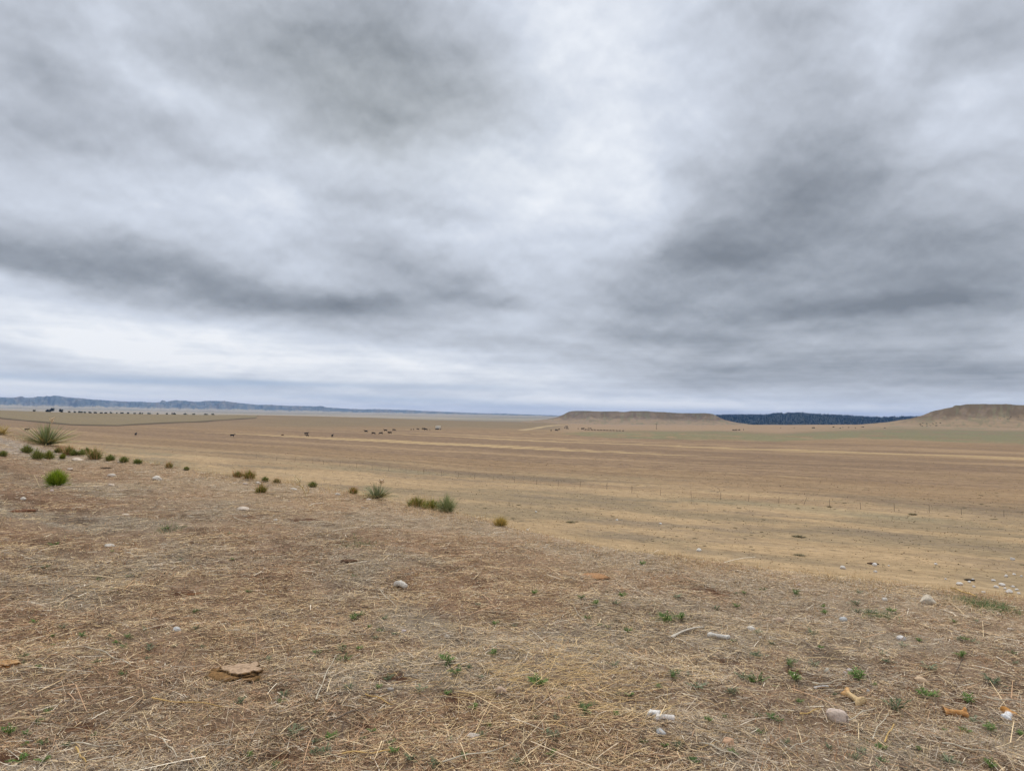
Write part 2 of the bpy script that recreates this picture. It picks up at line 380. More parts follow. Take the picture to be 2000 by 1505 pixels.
def C3(r, g, b): return np.array(S(r, g, b, 1)[:3])
KGAIN = 1.0
def ground_tone(x, y):
    az = np.arctan2(x, y); r = np.hypot(x, y); re = edge_r(az)
    n = len(x); c = np.zeros((n, 3))
    sdist = (x - FP1.x) * FNv.x + (y - FP1.y) * FNv.y
    along = (x - FP1.x) * FD.x + (y - FP1.y) * FD.y
    def lay(col, m): c[:] = c * (1 - m[:, None]) + np.array(col) * m[:, None]
    c[:] = C3(173, 147, 112)                                               # pale grazed field below the knoll
    # patches and drifts in it
    q = fbm(along / 30.0, sdist / 7.0, 4, 21)
    lay(C3(140, 124, 98), sstep(0.48, 0.66, q) * 0.75)
    lay(C3(134, 118, 98), sstep(0.54, 0.68, fbm(along / 14.0, sdist / 3.2, 4, 23)) * 0.6)
    lay(C3(146, 134, 106), sstep(0.52, 0.7, fbm(along / 60.0, sdist / 18.0, 3, 27)) * 0.55)
    lay(C3(178, 152, 117), sstep(0.50, 0.34, q) * 0.6)
    lay(C3(184, 158, 123), sstep(95, 62, r) * (0.55 + 0.4 * sstep(.4, .6, q)))
    # beyond the fence: ploughed, browner
    far = sstep(-18, 34, sdist + (fbm(along / 40.0, sdist / 6.0, 4, 4) - 0.5) * 60)
    brown = C3(146, 121, 92)
    lay(brown, far)
    s1 = fbm(along / 260.0, sdist / 13.0, 4, 31); s2 = fbm(along / 420.0, sdist / 34.0, 3, 37)
    lay(C3(134, 111, 88), far * sstep(0.50, 0.68, s2) * 0.85)
    lay(C3(168, 141, 108), far * sstep(0.52, 0.70, s1) * 0.5)
    s4 = fbm(along / 90.0, sdist / 4.0, 4, 39)
    lay(C3(122, 102, 82), far * sstep(0.52, 0.66, s4) * sstep(700, 250, r) * 0.36)
    lay(C3(180, 152, 116), far * sstep(0.46, 0.36, s4) * sstep(600, 200, r) * 0.25)
    lay(C3(118, 103, 86), np.exp(-((sdist - 8 - 10 * (fbm(along / 30.0, sdist * 0, 2, 8) - .5)) / 5.0) ** 2) * 0.6 * sstep(.35, .6, fbm(along / 22.0, sdist / 5.0, 3, 15)))
    s3 = fbm(along / 500.0, sdist / 9.0 + 5, 2, 77)
    lay(C3(188, 161, 119), far * sstep(0.66, 0.74, s3) * sstep(700, 250, r) * sstep(20, 40, sdist) * 0.9)
    # long way off
    m6 = sstep(430, 640, r + (fbm(x / 90, y / 90, 3, 9) - 0.5) * 160)
    lay(C3(134, 117, 92), m6 * sstep(az_of_px(350), az_of_px(620), az))
    lay(C3(136, 116, 93), m6 * (1 - sstep(az_of_px(350), az_of_px(620), az)) * 0.7)
    olive = sstep(0.985, 1.015, r / np.interp(az, _ba, _br)) * (az < az_of_px(565))
    lay(C3(135, 121, 93), olive * 0.9)
    line = np.exp(-((r / np.interp(az, _ba, _br) - 1.0) / 0.026) ** 2) * (az < az_of_px(640))
    lay(C3(70, 60, 48), line * 0.95)
    right = sstep(az_of_px(1060), az_of_px(1130), az)
    lay(C3(158, 134, 107), right * sstep(0.95, 1.15, r / np.interp(az, _g2a, _g2r)))
    a1 = np.interp(az, _g1a, _g1r); a2 = np.interp(az, _g2a, _g2r)
    gn = fbm(az * 60, np.log(r) * 40, 3, 61)
    gb = right * sstep(0.97, 1.03, r / a1) * sstep(1.05, 0.95, r / a2) * sstep(0.25, 0.55, gn)
    lay(C3(125, 122, 90), gb * 0.8)
    gb2 = right * sstep(1.0, 1.1, r / a2) * sstep(1.35, 1.2, r / a2) * sstep(az_of_px(1500), az_of_px(1800), az) * sstep(0.4, 0.6, gn)
    lay(C3(128, 122, 93), gb2 * 0.7)
    td = np.full(n, 1e9)
    for p, q_ in zip(TRK[:-1], TRK[1:]):
        ab = (q_ - p).xy; t = np.clip(((x - p.x) * ab.x + (y - p.y) * ab.y) / ab.length_squared, 0, 1)
        td = np.minimum(td, np.hypot(x - p.x - ab.x * t, y - p.y - ab.y * t))
    lay(C3(196, 172, 132), sstep(5, 2, td) * 0.6)
    plain = sstep(2200, 3200, r)
    lay(C3(176, 160, 132), plain)
    pn = fbm(x / 900.0, y / 260.0, 4, 71)
    lay(C3(128, 126, 100), plain * sstep(0.5, 0.7, pn) * 0.8)
    # the knoll: bare soil between the straw
    kn = sstep(8, 1, r - re)
    kq = fbm(x * 0.8, y * 0.8, 4, 41); kq2 = fbm(x * 2.3, y * 2.3, 3, 43)
    soil = C3(138, 116, 95)[None, :] * (0.82 + 0.36 * kq2[:, None])
    soil = soil * (1 - sstep(0.52, 0.68, kq)[:, None] * 0.0)
    reddish = np.outer(np.ones(n), C3(136, 110, 88)); grey = np.outer(np.ones(n), C3(140, 126, 108))
    w1 = sstep(0.53, 0.66, kq)[:, None]; w2 = sstep(0.47, 0.34, kq)[:, None]
    soil = soil * (1 - w1) + reddish * w1; soil = soil * (1 - w2) + grey * w2
    dk = (sstep(0.62, 0.72, fbm(x * 1.7 + 9, y * 1.7, 4, 47)) * 0.5)[:, None]
    soil = soil * (1 - dk) + C3(84, 64, 50) * dk
    lw = (sstep(0.55, 0.98, r / re) * .7)[:, None]; soil = soil * (1 - lw) + C3(172, 148, 120) * lw * (0.85 + .3 * kq2[:, None])
    bd = bare(x, y)[:, None]; soil = soil * (1 - bd) + C3(92, 66, 48) * bd
    c[:] = c * (1 - kn[:, None]) + soil * kn[:, None]
    # stony pale gravel on the rise at far left
    gv = np.exp(-(((x - GR.x) / 1.6) ** 2 + ((y - GR.y) / 1.5) ** 2)) * sstep(0.35, 0.6, kq2)
    c[:] = c * (1 - 0.8 * gv[:, None]) + C3(158, 148, 140) * 0.8 * gv[:, None]
    return c
GR = at(20, 868)
BARE = [(at(*q[:2]), q[2], q[3]) for q in [(365, 1160, 60, 14), (760, 1325, 110, 20), (900, 1360, 90, 22), (1640, 1335, 110, 20), (1400, 1155, 130, 12), (1560, 1312, 50, 14), (600, 1013, 90, 8), (490, 1008, 80, 8), (1650, 1425, 60, 16), (550, 1480, 90, 24), (330, 1220, 90, 16), (1230, 1372, 60, 12), (20, 1480, 80, 24), (1430, 1295, 80, 14), (1880, 1370, 70, 12), (1240, 1130, 70, 8), (700, 1420, 60, 14), (160, 1420, 80, 14), (1770, 1235, 70, 8), (1120, 1330, 60, 10)]]
def bare(x, y):
    m = np.zeros(len(x)); nz = (fbm(x * 7, y * 7, 3, 99) - .5) * 1.3
    for p, w, h in BARE:
        k = span(p); a = math.atan2(p.x, p.y); dx = x - p.x; dy = y - p.y
        s_ = dx * math.cos(a) - dy * math.sin(a); d_ = dx * math.sin(a) + dy * math.cos(a)
        dep = h * k * p.xy.length / EZ
        m = np.maximum(m, sstep(1.0, 0.25, np.hypot(s_ / (w * k * .6), d_ / max(dep * .6, w * k * .25)) + nz))
    return m

def radial_rings():
    r = [0.6]
    while r[-1] < 26: r.append(r[-1] * (1.012 if r[-1] > 2 else 1.06))
    while r[-1] < 2600: r.append(r[-1] * 1.016)
    while r[-1] < 11000: r.append(r[-1] * 1.03)
    return np.array(r)
RINGS = radial_rings()
AZS = np.concatenate([np.linspace(-math.pi, -RAD(46), 70)[:-1], np.linspace(-RAD(46), RAD(46), 860), np.linspace(RAD(46), math.pi, 70)[1:]])
A, R = np.meshgrid(AZS, RINGS, indexing='ij')
gx = (np.sin(A) * R).ravel(); gy = (np.cos(A) * R).ravel()
gz = terrain(gx, gy)
na, nr = A.shape
idx = np.arange(na * nr).reshape(na, nr)
fq = np.stack([idx[:-1, :-1], idx[:-1, 1:], idx[1:, 1:], idx[1:, :-1]], -1).reshape(-1, 4)
fq = fq[:, ::-1]
gv_ = np.stack([gx, gy, gz], 1)
tone = ground_tone(gx, gy)
# a disc under the camera closes the sheet
gm, t, b = new_mat('dry_ground', 0.95, 0.08)
a_ = N(t, 'ShaderNodeVertexColor', layer_name='tone'); geo = N(t, 'ShaderNodeNewGeometry'); P = geo.outputs['Position']
nf_ = noise_tex(t, P, 55.0, 5, 0.65); nm_ = noise_tex(t, P, 6.0, 5, 0.6)
rot = N(t, 'ShaderNodeMapping', vector_type='POINT'); rot.inputs['Rotation'].default_value = (0, 0, -math.atan2(FD.y, FD.x)); t.links.new(P, rot.inputs['Vector'])
sx = N(t, 'ShaderNodeMapping'); sx.inputs['Scale'].default_value = (0.035, 0.5, 0.1); t.links.new(rot.outputs[0], sx.inputs['Vector'])
ns_ = noise_tex(t, sx.outputs[0], 1.0, 6, 0.65)
sx2 = N(t, 'ShaderNodeMapping'); sx2.inputs['Scale'].default_value = (0.55, 1.1, 0.3); t.links.new(rot.outputs[0], sx2.inputs['Vector'])
ns2 = noise_tex(t, sx2.outputs[0], 1.0, 6, 0.7)
dist = vmth(t, 'LENGTH', P)
near = mapr(t, dist, 20.0, 45.0, 1.0, 0.0)
fvar = mth(t, 'MULTIPLY', mapr(t, nf_.outputs[0], 0.3, 0.7, 0.62, 1.35, False), mapr(t, nm_.outputs[0], 0.3, 0.7, 0.8, 1.2, False))
vvar = mth(t, 'MULTIPLY', mapr(t, ns_.outputs[0], 0.3, 0.7, 0.84, 1.14, False), mapr(t, ns2.outputs[0], 0.32, 0.68, 0.68, 1.22, False))
fac = mth(t, 'ADD', mth(t, 'MULTIPLY', fvar, near), mth(t, 'MULTIPLY', vvar, mth(t, 'SUBTRACT', 1.0, near)))
# scattered dark tufts and clods on the grazed field
vo = N(t, 'ShaderNodeTexVoronoi', feature='F1'); vo.inputs['Scale'].default_value = 0.42; vo.inputs['Randomness'].default_value = 1.0
t.links.new(vmth(t, 'ADD', P, vmth(t, 'MULTIPLY', vmth(t, 'SUBTRACT', nm_.outputs['Color'], (0.5, 0.5, 0.5)), (0.9, 0.9, 0))), vo.inputs['Vector'])
dot_ = mapr(t, vo.outputs['Distance'], 0.10, 0.22, 1.0, 0.0)
sel = N(t, 'ShaderNodeSeparateColor'); t.links.new(vo.outputs['Color'], sel.inputs[0])
dot_ = mth(t, 'MULTIPLY', mth(t, 'MULTIPLY', dot_, mth(t, 'GREATER_THAN', sel.outputs[0], 0.55)), mth(t, 'MULTIPLY', mth(t, 'SUBTRACT', 1.0, near), mapr(t, dist, 200.0, 420.0, 0.55, 0.15)))
scl = N(t, 'ShaderNodeVectorMath', operation='SCALE'); t.links.new(a_.outputs['Color'], scl.inputs[0]); t.links.new(fac, scl.inputs['Scale'])
colr = mix(t, dot_, scl.outputs[0], S(84, 78, 58))
t.links.new(colr, b.inputs['Base Color'])
bp = N(t, 'ShaderNodeBump'); bp.inputs['Strength'].default_value = 0.8; bp.inputs['Distance'].default_value = 0.02
t.links.new(nf_.outputs[0], bp.inputs['Height']); t.links.new(bp.outputs[0], b.inputs['Normal'])
ground = mesh_np('ground', gv_, fq, gm, tone, smooth=True)
tag(ground, 'dry grassy ground of the knoll and the wide brown fields below', None, None, 'structure')

# ------------------------------------------------------------------ hills
hill_mat = attr_mat('hillside', 0.95, 0.05, 0.16, 0.03)
def polar_sheet(name, a0, a1, na_, rs, zfun, tonefun, label, mat=hill_mat):
    az = np.linspace(a0, a1, na_); A_, R_ = np.meshgrid(az, np.asarray(rs, float), indexing='ij')
    z = zfun(A_, R_); x = np.sin(A_) * R_; y = np.cos(A_) * R_
    ix = np.arange(A_.size).reshape(A_.shape)
    f = np.stack([ix[:-1, :-1], ix[1:, :-1], ix[1:, 1:], ix[:-1, 1:]], -1).reshape(-1, 4)
    o = mesh_np(name, np.stack([x, y, z], -1).reshape(-1, 3), f, mat, tonefun(A_, R_, z).reshape(-1, 3), smooth=True)
    tag(o, label, None, None, 'structure')
    return o
# far blue badlands ridge, about nine kilometres off
RIDGE = [(-500, 770), (-200, 772), (0, 776), (30, 776), (42, 773.5), (50, 776.5), (68, 776.5), (74, 774), (88, 774), (92, 772.5), (98, 774), (106, 772.8), (120, 774.5), (150, 777.5), (200, 781), (250, 784), (300, 785.5), (314, 785.5), (317, 781), (323, 782.5), (326, 784.5), (335, 783), (345, 781.5), (365, 782.5), (380, 784.5), (395, 784), (400, 782.5), (420, 782.6), (440, 783), (470, 787), (500, 790), (540, 791), (560, 792), (620, 793.5), (626, 792.5), (640, 795.5), (700, 799), (740, 798.5), (780, 800), (850, 803), (920, 806), (1000, 808), (1050, 810), (1110, 811.5), (1200, 815), (1300, 818)]
_ra = np.array([az_of_px(p) for p, _ in RIDGE]); _rz = np.array([slope_at(*p) for p in RIDGE]) * 9000.0 + EZ
def z_ridge(A_, R_):
    zc = np.interp(A_, _ra, _rz) + (fbm(A_ * 900, A_ * 0, 3, 5) - 0.5) * 7
    foot = valley(A_, R_) + EZ
    rr = R_ + (fbm(A_ * 90, R_ / 900.0, 4, 13) - 0.5) * 1300 + (fbm(A_ * 260, R_ / 400.0, 3, 17) - 0.5) * 260
    tt = np.clip((rr - 7300) / (9000 - 7300), 0, 1); up = np.where(R_ > 8990, 1, 0.16 * tt + 0.84 * sstep(0.35, 1.0, tt))
    back = sstep(11200, 9300, R_)
    z = foot + (zc - foot) * up * back
    return np.minimum(z, zc) - 1.5 * (1 - up)
def t_ridge(A_, R_, z):
    zc = np.interp(A_, _ra, _rz); hh = (z - (valley(A_, R_) + EZ)) / np.maximum(zc - (valley(A_, R_) + EZ), 5)
    m = sstep(0.10, 0.24, hh + (fbm(A_ * 160, R_ / 300.0, 4, 19) - 0.5) * 0.35)[..., None]
    n_ = fbm(A_ * 200, z / 22.0, 4, 23)[..., None]
    dark = C3(110, 117, 114) * (1 - sstep(0.45, 0.6, n_)) + C3(132, 132, 124) * sstep(0.45, 0.6, n_)
    n2_ = sstep(0.60, 0.72, fbm(A_ * 60, R_ / 700.0, 3, 29))[..., None]
    dark = dark * (1 - 0.3 * n2_) + C3(150, 132, 112) * 0.3 * n2_
    return C3(178, 166, 138) * (1 - m) + dark * m
polar_sheet('hills', az_of_px(-450), az_of_px(1290), 1500, np.concatenate([np.linspace(7200, 9000, 70), np.linspace(9100, 11000, 10)]), z_ridge, t_ridge, 'long low blue badlands ridge along the left hand horizon')

# flat topped mesas: distance to a plan outline gives cliff, slope and apron
def mesa(name, label, rim, depth, r0, wf, top_noise, a0, a1, r_lo, r_hi, steep, na_=420, nr_=130):
    """rim: (photo px, py) of the top edge, front rim standing r0 metres away; depth: how far the flat top runs back"""
    ra = np.array([az_of_px(p) for p, _ in rim]); rz = np.array([slope_at(*p) for p in rim]) * r0 + EZ
    aL, aR = ra[0], ra[-1]
    def zf(A_, R_):
        zt = np.interp(A_, ra, rz)
        g = vnoise(A_ * wf, R_ * 0 + 3, 51); g2 = fbm(A_ * wf * 3.3, R_ / 160.0, 3, 53)
        spur = (g - 0.5) * 150 + (g2 - 0.5) * 62
        dl = np.maximum(aL - A_, 0) * r0 + np.maximum(A_ - aR, 0) * r0
        df = np.maximum(r0 - R_ + spur, 0) + np.maximum(R_ - r0 - depth, 0)
        d = np.hypot(dl * 2.3, df) + (fbm(A_ * wf * 2, R_ / 90.0, 3, 55) - 0.5) * 14
        base = valley(A_, R_) + EZ
        H = zt - base
        d = np.maximum(d, 0)
        p = np.interp(d, [0, 5, steep * .5, steep, steep * 2.0, steep * 3.2, steep * 5.0], [1, .95, .70, .48, .25, .09, -0.08])
        z = base + H * p
        z = z + np.where(p > 0.97, (fbm(A_ * 700, R_ / 60.0, 2, 3) - 0.5) * top_noise, (fbm(A_ * 900, R_ / 35.0, 3, 3) - 0.5) * 2.6 * np.clip(p, 0, 1))
        return z
    def tf(A_, R_, z):
        base = valley(A_, R_) + EZ; zt = np.interp(A_, ra, rz); p = (z - base) / np.maximum(zt - base, 1)
        n_ = fbm(A_ * 300, R_ / 60.0, 4, 57); n2_ = fbm(A_ * 110, R_ / 45.0, 4, 59)
        c = np.ones(A_.shape + (3,)) * C3(148, 127, 99)
        m = sstep(0.22, 0.50, p + (n2_ - 0.5) * 0.5)[..., None]; c = c * (1 - m) + C3(110, 93, 69) * m
        m = (sstep(0.56, 0.68, n_) * 0.6)[..., None]; c = c * (1 - m) + C3(120, 114, 84) * m
        m = (sstep(0.50, 0.60, n2_) * sstep(0.12, 0.4, p) * 0.35)[..., None]; c = c * (1 - m) + C3(148, 128, 106) * m
        m = (sstep(0.80, 0.95, p) * 0.6)[..., None]; c = c * (1 - m) + C3(100, 90, 68) * m
        return c
    return polar_sheet(name, a0, a1, na_, np.linspace(r_lo, r_hi, nr_), zf, tf, label)
mesa('mesa', 'low flat topped mesa in the middle distance behind the grazing herd',
     [(1112, 803.0), (1122, 801.6), (1135, 801.8), (1180, 803.0), (1222, 803.6), (1236, 802.2), (1262, 802.4), (1285, 804.0), (1330, 805.6), (1384, 807.0), (1393, 808.0)],
     340, 2200, 26, 0.5, az_of_px(1000), az_of_px(1540), 1500, 3000, 80)
mesa('mesa', 'taller flat topped mesa rising at the right hand edge of the fields',
     [(1822, 803), (1848, 796), (1860, 794.5), (1866, 791), (1880, 789.6), (1930, 788.6), (1965, 788.0), (2000, 789), (2100, 787), (2500, 790)],
     500, 1500, 20, 0.8, az_of_px(1570), az_of_px(2600), 1050, 2400, 80)

# forested hill between the two mesas
FOR = [(1330, 818), (1385, 812.5), (1410, 811), (1430, 810.5), (1480, 811), (1500, 810), (1520, 808), (1540, 807), (1570, 807), (1600, 810), (1650, 812), (1700, 815), (1720, 815.5), (1750, 815), (1800, 814), (1880, 815)]
_fa = np.array([az_of_px(p) for p, _ in FOR]); _fz = np.array([slope_at(*p) for p in FOR]) * 4100.0 + EZ
def z_for(A_, R_):
    zc = np.interp(A_, _fa, _fz); foot = valley(A_, R_) + EZ - 2
    tt = np.clip((R_ - 3300 + (fbm(A_ * 120, R_ / 300.0, 3, 5) - 0.5) * 260) / 800.0, 0, 1)
    return foot + (zc - foot) * np.where(R_ > 4095, 1, tt) * sstep(5400, 4300, R_)
polar_sheet('hills', az_of_px(1300), az_of_px(1900), 160, np.linspace(3200, 5400, 40), z_for, lambda A_, R_, z: np.ones(A_.shape + (3,)) * C3(52, 56, 44), 'dark forested hill on the horizon between the two mesas')
nt_ = 6500
fa = rng.uniform(az_of_px(1310), az_of_px(1890), nt_); fr = 3300 + 900 * rng.random(nt_) ** 0.7
fz = z_for(fa, fr); fh = rng.uniform(4.0, 8.5, nt_) * (1 + 0.35 * (rng.random(nt_) > 0.93)); fw = fh * rng.uniform(.2, .34, nt_)
tiers = []
fcs = []; vc = []
base_i = 0
V_, F_, Ct_ = [], [], []
ang = np.arange(6) / 6 * 2 * np.pi
tc_ = np.array([C3(26, 34, 28) * s_ for s_ in rng.uniform(.6, 1.35, nt_)])
for (h0, h1, w) in ((0.08, .62, 1.0), (.38, .84, .72), (.64, 1.0, .45)):
    jit = rng.uniform(.75, 1.25, (nt_, 6))
    bx = (np.sin(fa) * fr)[:, None] + np.cos(ang)[None] * (fw * w)[:, None] * jit
    by = (np.cos(fa) * fr)[:, None] + np.sin(ang)[None] * (fw * w)[:, None] * jit
    bz = (fz + fh * h0)[:, None] + rng.uniform(-.04, .04, (nt_, 6)) * fh[:, None]
    ring = np.stack([bx, by, bz], -1)
    top = np.stack([np.sin(fa) * fr, np.cos(fa) * fr, fz + fh * h1], -1)[:, None, :]
    vv = np.concatenate([ring, top], 1).reshape(-1, 3)
    o0 = sum(len(q) for q in V_)
    bi = o0 + np.arange(nt_)[:, None] * 7
    k6 = np.arange(6)
    ff = np.stack([bi + k6, bi + (k6 + 1) % 6, np.broadcast_to(bi + 6, (nt_, 6))], -1).reshape(-1, 3)
    V_.append(vv); F_.append(ff); Ct_.append(np.repeat(tc_, 7, 0))
pine_mat = attr_mat('pine_needles', 0.95, 0.05, 0.3, 0.4)
wood = mesh_np('pine_forest', np.concatenate(V_), np.concatenate(F_), pine_mat, np.concatenate(Ct_))
tag(wood, 'dark pine forest covering the distant hill between the mesas', 'forest', None, 'stuff')

# ------------------------------------------------------------------ blades: ribbons built in bulk
def ribbons(root, dirh, length, width, rise0, bend, cols, nseg=3, taper=0.25, roll=None, tipc=1.0):
    """root (n,3); dirh heading angle; rise0 starting pitch; bend change of pitch along the blade (radians)"""
    n = len(root); root = np.asarray(root, float)
    def full(a): return np.broadcast_to(np.asarray(a, float), (n,)).copy()
    dirh, length, width, rise0, bend = map(full, (dirh, length, width, rise0, bend))
    roll = full(0.0 if roll is None else roll)
    pts = [root]; p = root.copy()
    for s in range(nseg):
        pit = rise0 + bend * (s + 0.5) / nseg
        stp = length / nseg
        p = p + np.stack([np.cos(dirh) * np.cos(pit) * stp, np.sin(dirh) * np.cos(pit) * stp, np.sin(pit) * stp], 1)
        pts.append(p)
    side = np.stack([-np.sin(dirh) * np.cos(roll), np.cos(dirh) * np.cos(roll), np.sin(roll)], 1)
    V = []
    for s, q in enumerate(pts):
        w = (width * (1 - (1 - taper) * s / nseg) * 0.5)[:, None]
        V += [q - side * w, q + side * w]
    V = np.stack(V, 1)                                        # n, 2(nseg+1), 3
    k = 2 * (nseg + 1)
    base = np.arange(n)[:, None] * k
    F = np.concatenate([np.stack([base[:, 0] + 2 * s, base[:, 0] + 2 * s + 1, base[:, 0] + 2 * s + 3, base[:, 0] + 2 * s + 2], 1)[:, None] for s in range(nseg)], 1).reshape(-1, 4)
    cols = np.asarray(cols, float)
    if cols.ndim == 1: cols = np.broadcast_to(cols, (n, 3))
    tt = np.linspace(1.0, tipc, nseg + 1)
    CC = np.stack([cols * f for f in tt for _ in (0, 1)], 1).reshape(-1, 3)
    return V.reshape(-1, 3), F, CC
def join(parts):
    V, F, C_ = [], [], []; o = 0
    for v_, f_, c_ in parts:
        V.append(v_); F.append(f_ + o); C_.append(c_); o += len(v_)
    return np.concatenate(V), np.concatenate(F), np.concatenate(C_)
straw_mat = attr_mat('straw_fibre', 0.75, 0.2, 0.25, 30.0)
leaf_mat = attr_mat('leaf_blade', 0.7, 0.2, 0.2, 25.0)
stone_mat = attr_mat('weathered_stone', 0.9, 0.12, 0.26, 75.0)
bone_mat = attr_mat('sun_bleached_bone', 0.75, 0.15, 0.34, 90.0)
dung_mat = attr_mat('dried_dung', 0.95, 0.05, 0.35, 60.0)
wood_mat = attr_mat('weathered_wood', 0.9, 0.08, 0.25, 12.0)

# ------------------------------------------------------------------ stones
def stone_mesh(name, sx_, sy_, sz_, col, seed, ang=0.5, sink=0.3, spots=0.0, crack=False):
    r_ = random.Random(seed)
    bm = bmesh.new(); bmesh.ops.create_icosphere(bm, subdivisions=4, radius=1.0)
    off = Vector((r_.uniform(0, 99), r_.uniform(0, 99), r_.uniform(0, 99)))
    planes = []
    for _ in range(int(4 + 8 * ang)):
        d = Vector((r_.gauss(0, 1), r_.gauss(0, 1), r_.gauss(0, 0.8))).normalized(); planes.append((d, r_.uniform(0.62, 0.92) if ang > 0.3 else r_.uniform(.8, .98)))
    cols = []
    for v_ in bm.verts:
        p = v_.co.copy()
        p *= 1 + 0.22 * mnoise.noise(p * 1.1 + off)
        for d, h in planes:
            e = p.dot(d) - h
            if e > 0: p -= d * e * (0.55 + 0.4 * ang)
        n_ = mnoise.fractal(p * 3.0 + off, 1.0, 2.0, 4)
        p *= 1 + 0.035 * n_
        dk = 1.0
        if crack:
            s_ = abs(p.x * .75 - p.y * .2 - .42 + .08 * mnoise.noise(p * 3))
            if s_ < .05: p *= 0.93; dk = 0.45
        v_.co = Vector((p.x * sx_, p.y * sy_, p.z * sz_ + sz_ * (1 - 2 * sink)))
        m_ = 1 + 0.16 * n_ + 0.12 * mnoise.noise(p * 6 + off)
        st_ = max(0.0, mnoise.noise(p * 1.7 - off)) * spots
        cols.append([c_ * m_ * dk * (1 - st_) + s2 * st_ for c_, s2 in zip(col, C3(150, 128, 100))])
    me = bpy.data.meshes.new(name); bm.to_mesh(me); bm.free()
    for p_ in me.polygons: p_.use_smooth = True
    ca = me.color_attributes.new('tone', 'FLOAT_COLOR', 'POINT')
    for i, c_ in enumerate(cols): ca.data[i].color = (*c_, 1)
    me.materials.append(stone_mat)
    return me
WHT = C3(206, 202, 196); BLU = C3(190, 194, 198); GRY = C3(168, 164, 160); PNK = C3(188, 168, 152); PUR = C3(200, 186, 178); TAN = C3(196, 178, 152)
